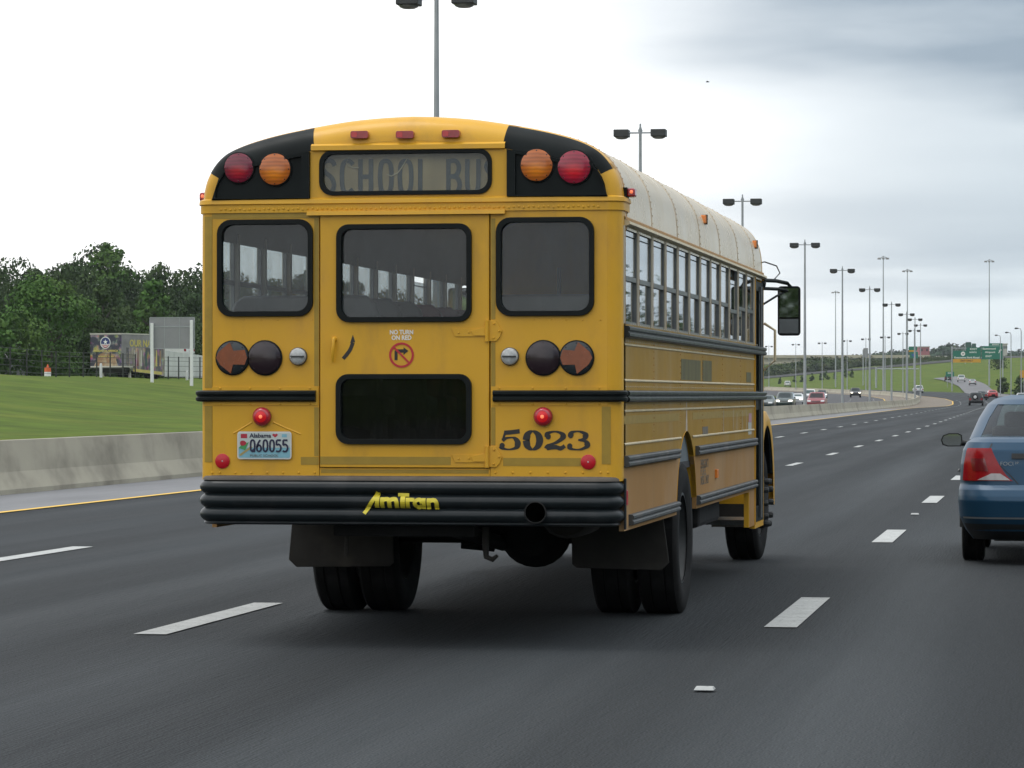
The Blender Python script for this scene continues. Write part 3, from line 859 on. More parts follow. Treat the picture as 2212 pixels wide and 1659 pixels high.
# belt rub rails across the back, on riveted backing plates
def rail_prof(z0, z1, d, n=3):
    out = [(0.0, z0)]
    hh = (z1 - z0) / n
    for k in range(n):
        a, b = z0 + k * hh, z0 + (k + 1) * hh
        out += [(d * 0.72, a + hh * 0.06), (d, a + hh * 0.30), (d, b - hh * 0.30), (d * 0.72, b - hh * 0.06)]
    return out + [(0.0, z1)]
def rail(u0, u1, z0, z1, d, fr, m, n=2, parent=bus, name='rub_rail'):
    mb = MB()
    pr = rail_prof(z0, z1, d, n)
    mb.grid([[fr(u, z, w) for w, z in pr] for u in (u0, u0 + 0.001, u1 - 0.001, u1)])
    for u in (u0, u1): mb.add([fr(u, z, w) for w, z in pr], [tuple(range(len(pr)))])
    return mb.build(name, m, parent, True, angle=30)
zc1, zc0 = rp(880, 843)[1], rp(880, 868)[1]
for (x0, x1) in ((-W - 0.012, rp(683, 850)[0]), (rp(1066, 850)[0], W + 0.012)):
    m = MB()
    xa, xc = (max(x0, -XE), x1 + 0.014) if x0 < 0 else (x0 - 0.014, min(x1, XE))
    m.prism([(xa, zc0 - 0.022), (xc, zc0 - 0.022), (xc, zc1 + 0.022), (xa, zc1 + 0.022)], [], 0.005, FR, 0.0)
    m.build('rail_backing', 'bus_yellow', bus, bevel=0.002)
    m = MB()
    for k in range(4):
        x = xa + 0.05 + (xc - xa - 0.1) * k / 3
        for z in (zc0 - 0.012, zc1 + 0.012): m.dome((x, z, 0.005), 0.0075, FR, 0.006, 7, 2)
    tag(m.build('rivets', 'bus_yellow', bus, True), kind='stuff')
    pr = rail_prof(zc0, zc1, 0.034, 2)
    m = MB()
    s = -1 if x0 < 0 else 1
    inner = x1 if s < 0 else x0
    path = [(inner, 0.0, 0, -1), (s * (XE + 0.03), 0.0, 0, -1)]
    rc = CAPR - 0.03
    for k in range(1, 7):
        a = k / 6 * PI / 2
        path.append((s * (XE + 0.03 + rc * math.sin(a)), rc - rc * math.cos(a), s * math.sin(a), -math.cos(a)))
    m.grid([[(x + nx_ * d, y + ny_ * d, z) for d, z in pr] for (x, y, nx_, ny_) in path])
    for p in (path[0], path[-1]): m.add([(p[0] + p[2] * d, p[1] + p[3] * d, z) for d, z in pr], [tuple(range(len(pr)))])
    m.build('rear_belt_rail', 'bus_black', bus, True, angle=35)
m = MB()
for xx in np.linspace(440, 680, 8).tolist() + np.linspace(1070, 1335, 8).tolist():
    p = rp(xx, 1021); m.dome((max(-XE, min(XE, p[0])), p[1], 0), 0.0075, FR, 0.007, 7, 2)
for xx in (527, 564, 600, 640, 674, 1153, 1190, 1223, 1259, 1297):
    p = rp(xx, 720 if False else 691); m.dome((p[0], p[1], 0), 0.005, FR, 0.005, 6, 2)
tag(m.build('rivets', 'bus_yellow', bus, True), kind='stuff')

# lamps
def lens(px, py, r, m, core=None, name='lamp', ring='rubber', h=0.022, base=0.0, screws=True):
    x, z = rp(px, py); r = r * 0.00274
    mb = MB()
    prf = [(r * 1.05, 0), (r * 1.05, h * 0.55), (r * 0.99, h * 0.62)]
    mb.lathe(prf, lambda u, v, w: FR(x + u, z + v, base + w), 32)
    o = mb.build(name, ring, bus, True, angle=40)
    ln = MB()
    prof_ = [(r * 0.985, h * 0.5), (r * 0.97, h * 0.85), (r * 0.86, h * 1.05), (r * 0.55, h * 1.25), (r * 0.25, h * 1.33), (0.0005, h * 1.36)]
    ln.lathe(prof_, lambda u, v, w: FR(x + u, z + v, base + w), 32)
    ln.build('lens', m, o, True, angle=50)
    if screws:
        s_ = MB()
        for a in (90, 45, 135, 0, 180, 270, 225, 315):
            s_.dome((x + r * 0.88 * math.cos(R(a)), z + r * 0.88 * math.sin(R(a)), base + h * 0.95), r * 0.055, FR, 0.003, 6, 2)
        tag(s_.build('screws', 'red_dark_lens', o), kind='stuff')
    return o, x, z, r
PB = -0.002
lens(517, 363, 33, 'lens_red_a', None, 'warning_lamp', 'bus_black', 0.024, PB)
lens(595, 366, 35, 'lens_amber', None, 'warning_lamp', 'bus_black', 0.024, PB)
lens(1160, 357, 35, 'lens_amber', None, 'warning_lamp', 'bus_black', 0.024, PB)
lens(1241, 361, 36, 'lens_red_b', None, 'warning_lamp', 'bus_black', 0.024, PB)
for px, s in ((503, -1), (1246, 1)):
    o, x, z, r = lens(px, 773, 36, 'arrow_black', None, 'turn_signal', 'rubber', 0.020)
    def A(u, v): return (x + s * u * r, z + v * r)
    ar = MB()
    ar.prism([A(0.97, 0.0), A(0.80, 0.36), A(0.12, 0.93), A(-0.10, 0.42), A(-0.80, 0.48), A(-0.95, 0.0), A(-0.80, -0.42), A(-0.08, -0.40), A(0.05, -0.95), A(0.72, -0.42)][::s], [], 0.004, FR, 0.0255)
    ar.build('arrow', 'arrow_amber', o)
for px in (573, 1174): lens(px, 773, 36.5, 'red_dark_lens', None, 'brake_lamp', 'rubber', 0.022)
for px in (645, 1102):
    o, x, z, r = lens(px, 770, 18.5, 'clear_lens', None, 'reversing_lamp', 'rim_grey', 0.03, 0, False)
    b = MB(); b.bb(x - r * 0.8, x + r * 0.8, -0.046, -0.03, z - 0.004, z + 0.004); b.build('lens_flute', 'rim_grey', o)
for px in (567, 1174):
    x, z = rp(px, 900); r = 0.054
    b = MB(); b.lathe([(r * 1.04, 0), (r * 1.04, 0.02)], lambda u, v, w: FR(x + u, z + v, w), 28)
    o = b.build('tail_lamp', 'red_lens_dim', bus, True)
    b = MB(); b.lathe([(r, 0.012), (r * 0.98, 0.03), (r * 0.8, 0.042), (r * 0.62, 0.046)], lambda u, v, w: FR(x + u, z + v, w), 28, cap=False); b.build('lens', 'red_lens', o, True, 60)
    b = MB(); b.lathe([(r * 0.66, 0.044), (r * 0.4, 0.049), (r * 0.2, 0.051)], lambda u, v, w: FR(x + u, z + v, w), 24, cap=False); b.build('lit_lens', 'lamp_glow', o, True)
    b = MB(); b.lathe([(r * 0.22, 0.050), (r * 0.1, 0.0525), (0.0005, 0.053)], lambda u, v, w: FR(x + u, z + v, w), 18, cap=False); b.build('bulb', 'bulb_glow', o, True)
for px, py in ((481, 996), (1271, 998)):
    x, z = rp(px, py)
    b = MB(); b.lathe([(0.044, 0), (0.044, 0.006), (0.040, 0.009), (0.001, 0.009)], lambda u, v, w: FR(max(-XE + 0.02, x) + u, z + v, w + 0.002), 28); o = b.build('reflector', 'reflector_red', bus, True)
    b = MB(); b.dome((max(-XE + 0.02, x), z, 0.011), 0.005, FR, 0.003, 8, 2); b.build('screw', 'clear_lens', o)
for px, py in ((778, 290), (876, 290), (975, 288)):
    x, z = rp(px, py)
    z -= 0.004
    b = MB(); b.prism(rrect(x - 0.053, x + 0.053, z - 0.022, z + 0.022, 0.012, 4), [], 0.062, FR, -0.034); o = b.build('clearance_lamp', 'marker_red', bus, True, bevel=0.008)
    b = MB(); b.prism(rrect(x - 0.046, x - 0.012, z - 0.016, z + 0.014, 0.008, 4), [], 0.004, FR, 0.0275); b.build('lit_lens', 'red_lit_tone', o)  # lit part only painted in a brighter red, without emission
for s in (-1, 1):
    b = MB(); b.box((s * (W + 0.03), 0.24, 2.675), (0.05, 0.09, 0.052)); o = b.build('side_marker_lamp', 'marker_red', bus, bevel=0.012)
    b = MB(); b.dome((s * (W + 0.034), 2.678, -0.195), 0.011, FR, 0.008, 8, 2); b.build('bulb', 'bulb_glow', o)
    b = MB(); b.box((s * (W - 0.006), 0.24, 2.67), (0.03, 0.10, 0.07)); b.build('lamp_base', 'rubber', o)

# licence plate
(xa, za), (xc, zc) = rp(514, 932), rp(631, 992)
pw, ph_ = xc - xa, za - zc
b = MB(); b.prism(rrect(xa, xc, zc, za, 0.018), [], 0.004, FR, 0.012); plate = b.build('licence_plate', 'plate_rim', bus)
b = MB(); b.prism(rrect(xa + 0.008, xc - 0.008, zc + ph_ * 0.42, za - 0.008, 0.01), [], 0.0012, FR, 0.016); b.build('plate_field', 'plate_white', plate)
m_ = MATS['plate_blue']
b = MB(); b.prism(rrect(xa + 0.008, xc - 0.008, zc + 0.008, zc + ph_ * 0.46, 0.01), [], 0.0009, FR, 0.016); b.build('plate_field', 'plate_blue', plate)
def pp(x, y): return (xa + (x - 210) / 1680 * pw, za - (y - 290) / 870 * ph_)
def FP(cx, cy): 
    c = pp(cx, cy)
    return lambda u, v, w: FR(c[0] + u, c[1] + v, w)
text_mesh('Alabama', 0.036, FP(925, 415), 0.0185, pw * 0.40, 0.0006, material='plate_navy', parent=plate, offset=0.0008, name='state_lettering')
ln = MB()
PWD = 0.0105
PSK = [0]
def pst(pts, sm=True):
    PSK[0] += 1
    stroke(ln, [pp(*p) for p in pts], PWD, FR, 0.0176 + PSK[0] * 0.0001, 0.002, smooth=sm, n=6)
for x in (690, 1085, 1290): pst([(x - 65, 740), (x - 50, 600), (x, 560), (x + 50, 600), (x + 65, 740), (x + 50, 870), (x, 915), (x - 50, 870), (x - 65, 740)])
pst([(690, 850), (760, 930)], False)
pst([(925, 555), (865, 650), (825, 760), (830, 870), (885, 915), (945, 870), (945, 770), (885, 715), (835, 770)])
for x in (1490, 1695):
    pst([(x + 75, 560), (x - 55, 560)], False); pst([(x - 55, 560), (x - 60, 720)], False); pst([(x - 60, 720), (x, 690), (x + 65, 740), (x + 75, 830), (x + 40, 900), (x - 20, 915), (x - 70, 895)])
ln.build('plate_number', 'plate_navy', plate)
b = MB(); b.prism([pp(265, 810), (pp(330, 710)), pp(570, 625), pp(460, 880)][::-1], [], 0.0012, FR, 0.0172); b.build('book_emblem', 'plate_green', plate)
b = MB(); c = pp(390, 655); b.prism([(c[0] + 0.019 * math.cos(a) * (1 + 0.08 * math.cos(3 * a)), c[1] + 0.015 * math.sin(a)) for a in np.linspace(0, 2 * PI, 20)[:-1]], [], 0.0012, FR, 0.0186); b.build('apple_emblem', 'plate_red', plate)
b = MB(); b.prism([pp(265, 1020), pp(310, 1065), pp(690, 790), pp(640, 740)], [], 0.0008, FR, 0.0172); b.build('ruler_emblem', 'plate_tan', plate)
b = MB(); b.prism([pp(320, 500), pp(520, 500), pp(520, 365), pp(320, 365)], [], 0.0008, FR, 0.0172); b.build('registration_sticker', 'plate_red', plate)
b = MB(); b.prism([pp(1290, 400), pp(1385, 480), pp(1475, 400), pp(1440, 355), pp(1385, 375), pp(1330, 355)], [], 0.0008, FR, 0.0172); b.build('heart_emblem', 'plate_red', plate)
b = MB(); b.prism([pp(1595, 470), pp(1750, 470), pp(1750, 370), pp(1595, 370)], [], 0.0008, FR, 0.0172); b.build('registration_sticker', 'plate_blue', plate)
text_mesh('PUBLIC SCHOOL', 0.02, FP(1050, 1045), 0.0185, pw * 0.52, 0.0005, material='decal_grey', parent=plate, name='plate_legend')
for pts in ([(545, 912), (519, 928), (505, 936)], [(590, 912), (618, 925), (650, 938)]):
    q = [rp(*p) for p in pts]
    ridge = MB(); ridge.tube([(c[0], 0.003, c[1]) for c in q], 0.007, 6); ridge.build('pressed_ridge', 'bus_yellow', bus, True)

# door handle, arrow, hinges
hx, hz_ = rp(723, 733)
b = MB(); b.dome((hx, hz_, 0.008), 0.016, FR, 0.03, 12, 3); b.tube([(hx, -0.035, hz_), (hx + 0.002, -0.045, hz_ - 0.03), (hx - 0.004, -0.042, hz_ - 0.10), (hx - 0.004, -0.03, hz_ - 0.135)], [0.011, 0.011, 0.010, 0.007], 8)
b.build('door_handle', 'bus_yellow', door, True)
b = MB(); q = [rp(*p) for p in ((742, 775), (756, 757), (763, 740))]
stroke(b, q, 0.022, FR, 0.0085, 0.001, smooth=True)
t = [rp(*p) for p in ((757, 741), (763, 723), (768, 739))]
b.prism(t, [], 0.001, FR, 0.0086)
b.build('handle_arrow', 'ink_black', door)
for py in (716, 988):
    P = lambda x, y: rp(x, py + y)
    b = MB()
    b.prism([P(976, -6), P(1050, -6), P(1050, 11), P(984, 11)], [], 0.006, FR, 0.008)
    b.prism([P(1018, -2), P(1052, -10), P(1052, 9), P(1024, 9)], [], 0.004, FR, 0.0142)
    hg = b.build('door_hinge', 'bus_yellow', bus, bevel=0.0015)
    b = MB()
    b.prism([P(1056, -24), P(1072, -24), P(1078, -12), P(1085, -2), P(1080, 12), P(1072, 21), P(1056, 21)], [], 0.009, FR, 0.001); b.build('hinge_plate', 'bus_yellow', hg, bevel=0.0015)
    b = MB(); k0, k1 = P(1053, -24), P(1053, 22)
    b.tube([(k0[0], -0.016, k0[1]), (k1[0], -0.016, k1[1])], 0.012, 10); b.build('hinge_barrel', 'bus_yellow', hg, True)
    b = MB()
    for (x, y) in ((992, 3), (1014, 2), (1030, 1), (1068, -17), (1079, -1), (1067, 14)):
        c = P(x, y); b.dome((c[0], c[1], 0.012), 0.007, FR, 0.008, 7, 2)
    tag(b.build('rivets', 'bus_yellow', hg, True), kind='stuff')

# NO TURN ON RED
def FC(px, py):
    c = rp(px, py)
    return lambda u, v, w: FR(c[0] + u, c[1] + v, w)
text_mesh('NO TURN', 0.036, FC(868, 717.5), 0.0092, 0.140, 0.0006, material='sign_white', parent=door, offset=0.0012, name='door_lettering')
text_mesh('ON RED', 0.036, FC(868, 729.5), 0.0092, 0.119, 0.0006, material='sign_white', parent=door, offset=0.0012, name='door_lettering')
cx, cz = rp(868, 767)
b = MB(); b.prism(circle(cx, cz, 0.0745), [circle(cx, cz, 0.0615)], 0.001, FR, 0.0100); sg_ = b.build('prohibition_ring', 'sign_red', door)
b = MB(); b.prism([(cx - 0.049, cz + 0.041), (cx - 0.041, cz + 0.049), (cx + 0.049, cz - 0.041), (cx + 0.041, cz - 0.049)], [], 0.001, FR, 0.0102); b.build('prohibition_bar', 'sign_red', door)
b = MB(); b.prism([(cx - 0.042, cz - 0.030), (cx - 0.024, cz - 0.030), (cx - 0.024, cz + 0.014), (cx + 0.012, cz + 0.014), (cx + 0.012, cz + 0.002), (cx + 0.042, cz + 0.024), (cx + 0.012, cz + 0.046), (cx + 0.012, cz + 0.034), (cx - 0.030, cz + 0.034), (cx - 0.042, cz + 0.024)], [], 0.001, FR, 0.0088); b.build('turn_arrow', 'ink_black', door)

# fleet number 5023 in bold roman figures
def nb(x, y): return rp((920 + x / 3.456) * 0.96, (940 + y / 3.456) * 0.96)
num = MB()
NSK = [0]
def ns(pts, w=0.030, t=0.008, sm=True):
    NSK[0] += 1
    stroke(num, [nb(*p) for p in pts], w, FR, 0.0006 + NSK[0] * 0.0002, 0.001, smooth=sm, wthin=t, n=8)
ns([(752, 107), (730, 178)], 0.014, 0.010, False); ns([(742, 117), (800, 112), (862, 104)], 0.02, 0.026)
ns([(728, 176), (760, 158), (815, 156), (846, 190), (835, 230), (785, 246), (735, 238), (718, 216)], 0.036, 0.009)
ns([(912, 175), (925, 128), (962, 105), (1002, 128), (1018, 175), (1002, 222), (962, 246), (925, 222), (912, 175)], 0.042, 0.010)
ns([(1080, 150), (1085, 120), (1140, 107), (1190, 125), (1196, 155), (1150, 190), (1090, 215), (1072, 243)], 0.036, 0.009); ns([(1072, 236), (1140, 228), (1180, 238), (1213, 218)], 0.018, 0.026)
ns([(1255, 140), (1275, 112), (1325, 106), (1372, 128), (1362, 162), (1318, 172)], 0.036, 0.009); ns([(1318, 172), (1375, 186), (1384, 222), (1330, 246), (1268, 242), (1245, 220)], 0.036, 0.009)
for (x, y) in ((726, 215), (1084, 148), (1258, 138), (1252, 219)):
    c = nb(x, y); num.prism(circle(c[0], c[1], 0.0155, 14), [], 0.001, FR, 0.0030)
num.build('fleet_number', 'ink_black', bus)

# rear bumper with three ribs, maker's badge, tailpipe hole
bz0, bz1 = 0.722, 1.004
bp = [(0.0, bz1 + 0.004), (0.055, bz1), (0.062, bz1 - 0.012)]
for k in range(0, 25):
    t = k / 24
    z = bz1 - 0.020 - t * (bz1 - bz0 - 0.04)
    bp.append((0.062 + 0.030 * abs(math.sin(t * 3 * PI)) ** 0.7 - 0.008, z))
bp += [(0.060, bz0 + 0.010), (0.045, bz0), (0.0, bz0)]
path = [(-W + 0.078, 0.16, -1, 0)]
for k in range(0, 7):
    a = k / 6 * PI / 2
    path.append((-W + 0.078 + 0.05 - 0.05 * math.cos(a), 0.05 - 0.05 * math.sin(a), -math.cos(a), -math.sin(a)))
path += [(x, 0.0, 0, -1) for x in np.linspace(-W + 0.20, W - 0.20, 10)]
for k in range(0, 7):
    a = PI / 2 - k / 6 * PI / 2
    path.append((W - 0.078 - 0.05 + 0.05 * math.cos(a), 0.05 - 0.05 * math.sin(a), math.cos(a), -math.sin(a)))
path += [(W - 0.078, 0.16, 1, 0)]
b = MB(); b.grid([[(x + nx_ * d, y + ny_ * d, z) for d, z in bp] for (x, y, nx_, ny_) in path])
bumper = b.build('rear_bumper', 'bumper_black', bus, True, angle=50)
b = MB(); b.grid([[(x + nx_ * d, y + ny_ * d, z + 0.002) for d, z in ((0.0, bz1 + 0.005), (0.052, bz1 + 0.001), (0.064, bz1 - 0.010), (0.066, bz1 - 0.022))] for (x, y, nx_, ny_) in path])
b.build('bumper_top_edge', 'bumper_dust', bumper, True)
b = MB(); b.bb(W + 0.004, W + 0.016, 0.085, 0.12, 0.70, 1.0); b.build('bumper_end_plate', 'bumper_black', bumper, bevel=0.004)
x, z = rp(1162, 1106)
b = MB(); b.lathe([(0.060, 0.060), (0.066, 0.098), (0.060, 0.100), (0.057, 0.095), (0.055, 0.02)], lambda u, v, w: FR(x + u, z + v, w), 24, cap=False); ex = b.build('exhaust_outlet', 'chassis', bus, True)
b = MB(); b.lathe([(0.059, 0.0965), (0.001, 0.0965)], lambda u, v, w: FR(x + u, z + v, w), 24); b.build('exhaust_bore_shade', 'rubber', ex)  # flat black disc painting the shade inside the pipe
def am(x, y): return rp((800 + x / 10.533) * 0.96, (1080 + y / 10.533) * 0.96)
def bump_d(z):
    t = (bz1 - 0.020 - z) / (bz1 - bz0 - 0.04)
    return 0.062 + 0.030 * abs(math.sin(t * 3 * PI)) ** 0.7 - 0.008
lg = MB()
def badge(pts, holes=()):
    lg.prism([am(*p) for p in pts][::-1], [[am(*p) for p in h] for h in holes], 0.004, FB, 0.001)
FB = lambda u, v, w: (u, -(bump_d(v) + w), v)
BSK = [0]
def bst(pts, w=98, sm=True, n=6):
    BSK[0] += 1
    stroke(lg, [am(*p) for p in pts], w / 10.533 * 0.96 * 0.00272, FB, 0.001 + BSK[0] * 0.0002, 0.004, smooth=sm, n=n)
def lin(a, c, n=7): return [(a[0] + (c[0] - a[0]) * k / n, a[1] + (c[1] - a[1]) * k / n) for k in range(n + 1)]
bst(lin((600, 285), (275, 785), 12), 92, False); bst(lin((597, 285), (572, 648)), 98, False); bst([(590, 600), (520, 600)], 92, False)
bst(lin((700, 400), (700, 656)), 98, False); bst([(715, 470), (770, 445), (840, 450), (868, 520), (868, 590), (868, 658)], 96); bst([(885, 470), (940, 445), (1010, 450), (1041, 520), (1041, 590), (1041, 660)], 98)
bst([(1070, 340), (1330, 345)], 80, False); bst(lin((1190, 300), (1178, 660)), 112, False)
bst(lin((1302, 410), (1302, 665)), 96, False); bst([(1310, 470), (1370, 455), (1455, 462)], 88)
bst([(1640, 545), (1620, 480), (1575, 455), (1500, 480), (1472, 545), (1500, 610), (1575, 640), (1640, 600)], 92); bst(lin((1682, 420), (1682, 680)), 90, False)
bst(lin((1800, 425), (1800, 684)), 95, False); bst([(1815, 500), (1870, 470), (1945, 475), (1985, 540), (1985, 610), (1985, 686)], 98)
lg.build('maker_badge', 'logo_yellow', bumper)

# roof skin, its ribs and fittings
FRONT = 9.26
yy = [0.191] + list(np.linspace(0.30, FRONT - 0.15, 30))
sec = [(p[0], p[1]) for p in AF]
full = [(-x, z) for x, z in sec] + [(x, z) for x, z in reversed(sec[:-1])]
b = MB(); b.grid([[(x, y, z) for x, z in full] for y in yy]); roof = b.build('roof', 'roof_white', bus, True, angle=60)
b = MB(); b.grid([[(x * 0.965, y, z - 0.045) for x, z in full] for y in (0.20, FRONT - 0.1)]); b.build('ceiling_lining', 'interior_wall', bus, True)
WS = 0.6935
WY = [0.07 + WS * k for k in range(13)]
for j, yv in enumerate([0.235, 0.78] + [WY[2 * k] for k in range(1, 7)]):
    if j == 1: continue
    b = MB()
    b.grid([[(x * q, y, 2.46 + (z - 2.46) * (1 + (q - 1) * 2)) for x, z in full] for (y, q) in ((yv - 0.022, 0.999), (yv - 0.018, 1.0018), (yv + 0.018, 1.0018), (yv + 0.022, 0.999))])
    if j: b.build('roof_seam', 'rust_line', roof, True)
    else: b.build('roof_seam', 'post_orange', roof, True)
    s_ = MB()
    for i in range(2, len(full) - 2, 2):
        x, z = full[i]
        s_.box((x * 1.0005, yv + 0.028, 2.46 + (z - 2.46) * 1.001), (0.009, 0.011, 0.009))
    tag(s_.build('rivets', 'rust_line', roof), kind='stuff')
for s in (1, -1):
    fr = FS if s > 0 else FLs
    b = MB()
    prf = [(0.0, 2.515), (0.030, 2.505), (0.034, 2.488), (0.012, 2.478), (0.0, 2.478)]
    gy = 0.14 if s > 0 else 0.6
    b.grid([[fr(y, z, w) for w, z in prf] for y in (gy, FRONT)])
    b.add([fr(gy, z, w) for w, z in prf], [(0, 1, 2, 3, 4)])
    b.build('rain_gutter', 'cream_trim', bus, True, angle=30)
    b = MB(); b.grid([[fr(y, z, w) for w, z in ((0.002, 2.535), (0.006, 2.530), (0.006, 2.516), (0.002, 2.512))] for y in (gy, FRONT)]); b.build('gutter_bead', 'post_orange', bus, True, angle=30)
    for (yv, xv, zv) in ((4.75, 1.2, 2.755), (8.75, 1.2, 2.755)):
        b = MB(); b.add([(s * (xv + dx_), yv + dy_, zv + dz_) for dx_ in (0, 0.055) for (dy_, dz_) in ((-0.08, -0.03), (0.08, -0.03), (0.07, 0.03), (-0.07, 0.03))], [(0, 1, 2, 3), (7, 6, 5, 4), (0, 4, 5, 1), (1, 5, 6, 2), (2, 6, 7, 3), (3, 7, 4, 0)])
        o = b.build('clearance_lamp', 'marker_orange', bus, bevel=0.006)
        b = MB(); b.box((s * (xv + 0.03), yv, zv), (0.062, 0.022, 0.07)); b.build('lamp_base', 'rubber', o)
    # window posts
    for k, yv in enumerate(WY):
        if k == 0: yv = 0.125 if s > 0 else 0.3
        b = MB()
        b.add([fr(yv + u, z, w) for z in (1.905, 2.478) for (u, w) in ((-0.026, 0.0), (-0.022, 0.006), (0.022, 0.006), (0.026, 0.0), (0.022, -0.05), (-0.022, -0.05))],
              [(0, 1, 7, 6), (1, 2, 8, 7), (2, 3, 9, 8), (3, 4, 10, 9), (4, 5, 11, 10), (5, 0, 6, 11), (0, 5, 4, 3, 2, 1), (6, 7, 8, 9, 10, 11)])
        p = b.build('window_post', 'post_paint', bus)
        b = MB(); b.add([fr(yv + u, z, 0.0072) for z in (1.905, 2.478) for u in (0.004, 0.022)], [(0, 1, 3, 2)]); b.build('post_edge', 'post_orange', p)
        if s > 0:
            b = MB()
            for zz in np.linspace(1.94, 2.45, 7): b.dome((yv + 0.012, zz, 0.006), 0.006, fr, 0.004, 6, 2)
            tag(b.build('rivets', 'rust_line', p), kind='stuff')
    # split sash windows
    for k in range(12):
        a, c = (WY[k] if k else 0.12) + 0.025, WY[k + 1] - 0.025
        zm = 2.175 if k != 9 else 2.14
        ztop = 2.455 if k != 9 else 2.38
        b = MB()
        b.prism([(a, 1.905), (c, 1.905), (c, 2.478), (a, 2.478)], [[(a + 0.014, 1.922), (c - 0.014, 1.922), (c - 0.014, zm - 0.014), (a + 0.014, zm - 0.014)], [(a + 0.014, zm + 0.014), (c - 0.014, zm + 0.014), (c - 0.014, 2.462), (a + 0.014, 2.462)]], 0.022, fr, -0.026)
        wf = b.build('side_window', 'alu_frame', bus)
        b = MB(); b.prism([(a + 0.012, zm + 0.012), (c - 0.012, zm + 0.012), (c - 0.012, ztop), (a + 0.012, ztop)], [], 0.004, fr, -0.014); b.build('upper_pane', 'bus_glass', wf)
        b = MB(); b.prism([(a + 0.012, 1.92), (c - 0.012, 1.92), (c - 0.012, zm - 0.01), (a + 0.012, zm - 0.01)], [], 0.004, fr, -0.021); b.build('lower_pane', 'bus_glass', wf)
        b = MB(); b.bb(*sorted((fr(0, 0, -0.016)[0], fr(0, 0, -0.010)[0])), a + 0.02, c - 0.02, ztop - 0.035, ztop - 0.027); b.build('sash_bar', 'rubber', wf)
    # lower body side with the wheel opening
    AY, AR = 3.38, 0.62
    arch_pts = [(AY + AR * math.cos(a), 0.60 + (AR + 0.02) * math.sin(a)) for a in np.linspace(PI - 0.13, 0.13, 22)]
    skirt = [(0.12, 0.69), (AY - AR, 0.69)] + [p for p in arch_pts if p[1] > 0.69] + [(AY + AR, 0.69), (7.98, 0.69), (7.98, 0.40), (8.42, 0.40)]
    upper = [(8.42, 1.905), (0.12, 1.905)]
    zsplit = 1.06
    # upper yellow panels
    b = MB()
    ar_up = [p for p in arch_pts if p[1] > zsplit]
    b.prism([(0.12, zsplit), (ar_up[0][0], zsplit)] + ar_up + [(ar_up[-1][0], zsplit), (8.42, zsplit), (8.42, 1.905), (0.12, 1.905)], [], 0.03, fr, -0.03)
    b.build('side_panel', 'bus_yellow_shaded', bus)
    b = MB()
    ar_l = [p for p in arch_pts if 0.69 < p[1] < zsplit and p[0] < AY]
    b.prism([(0.12 if s > 0 else 0.3, 0.69), (ar_l[0][0] - 0.004, 0.69)] + ar_l + [(ar_up[0][0] - 0.002, zsplit - 0.002), (0.12 if s > 0 else 0.3, zsplit - 0.002)], [], 0.03, fr, -0.029); b.build('skirt_panel', 'bus_yellow_dusty', bus)
    b = MB()
    ar_r = [p for p in arch_pts if 0.69 < p[1] < zsplit and p[0] > AY]
    b.prism([(8.42, zsplit - 0.002), (ar_up[-1][0] + 0.002, zsplit - 0.002)] + ar_r + [(ar_r[-1][0] + 0.004, 0.69), (7.98, 0.69), (7.98, 0.40), (8.42, 0.40)], [], 0.03, fr, -0.029); b.build('skirt_panel', 'bus_yellow_dusty', bus)
    b = MB(); b.grid([[fr(y_ , z_, w) for w in (0.004, -0.10)] for (y_, z_) in [p for p in arch_pts if p[1] > 0.69]]); b.build('arch_lip', 'bus_yellow', bus, True)
    b = MB(); b.grid([[(s * xx, AY + (AR + 0.03) * math.cos(a), 0.60 + (AR + 0.05) * math.sin(a)) for xx in (0.55, W - 0.032)] for a in np.linspace(0, PI, 16)]); b.bb(*sorted((s * 0.54, s * 0.552)), AY - AR - 0.05, AY + AR + 0.05, 0.62, 1.28); b.build('wheel_house', 'chassis', bus, True)
    # rub rails
    RS = 0.12 if s > 0 else 0.5
    rail(RS, FRONT - 0.05, 1.822, 1.893, 0.036, fr, 'rail_black', 2)
    rail(RS, FRONT - 0.05, 1.443, 1.514, 0.036, fr, 'rail_black', 2)
    for (u0, u1) in ((RS, AY - AR + 0.03), (AY + AR + 0.0, 8.42)): rail(u0 if u0 < 1 else 3.93, u1, 1.064, 1.130, 0.034, fr, 'rail_grey', 2)
    for (u0, u1) in ((max(RS, 0.32), AY - AR), (3.99, 8.42)): rail(u0, u1, 0.715, 0.781, 0.034, fr, 'rail_grey', 2)
    for zz in (1.783, 1.572, 1.392, 1.197):
        segs = [(0.12, 8.40)] if zz > 1.25 else [(0.12, 3.05), (3.75, 8.40)]
        for (u0, u1) in segs:
            b = MB(); b.grid([[fr(u, zz + dz_, w) for dz_, w in ((-0.007, 0.0), (-0.004, 0.007), (0.003, 0.007), (0.008, 0.0))] for u in (u0, u1)]); b.build('panel_bead', 'cream_trim', bus)
    for yv in (1.55, 3.0, 4.4, 5.8, 7.2):
        b = MB()
        for zz in np.linspace(1.22, 1.80, 15):
            if yv == 3.0 and zz < 1.3: continue
            b.dome((yv, zz, 0.0), 0.008, fr, 0.005, 6, 2)
        tag(b.build('rivets', 'post_orange', bus), kind='stuff')
        b = MB(); b.add([fr(yv + u, z, 0.0012) for z in (0.80, 1.04) for u in (-0.003, 0.003)], [(0, 1, 3, 2)])
        if abs(yv - 3.0) > 0.1: b.build('panel_seam', 'decal_olive', bus)
    b = MB()
    for u in np.arange(0.2, 8.4, 0.11):
        b.dome((u, 1.803, 0.0), 0.007, fr, 0.005, 6, 1)
        b.dome((u, 1.535, 0.0), 0.007, fr, 0.005, 6, 1)
        b.dome((u, 1.900, 0.030), 0.010, fr, 0.006, 6, 1)
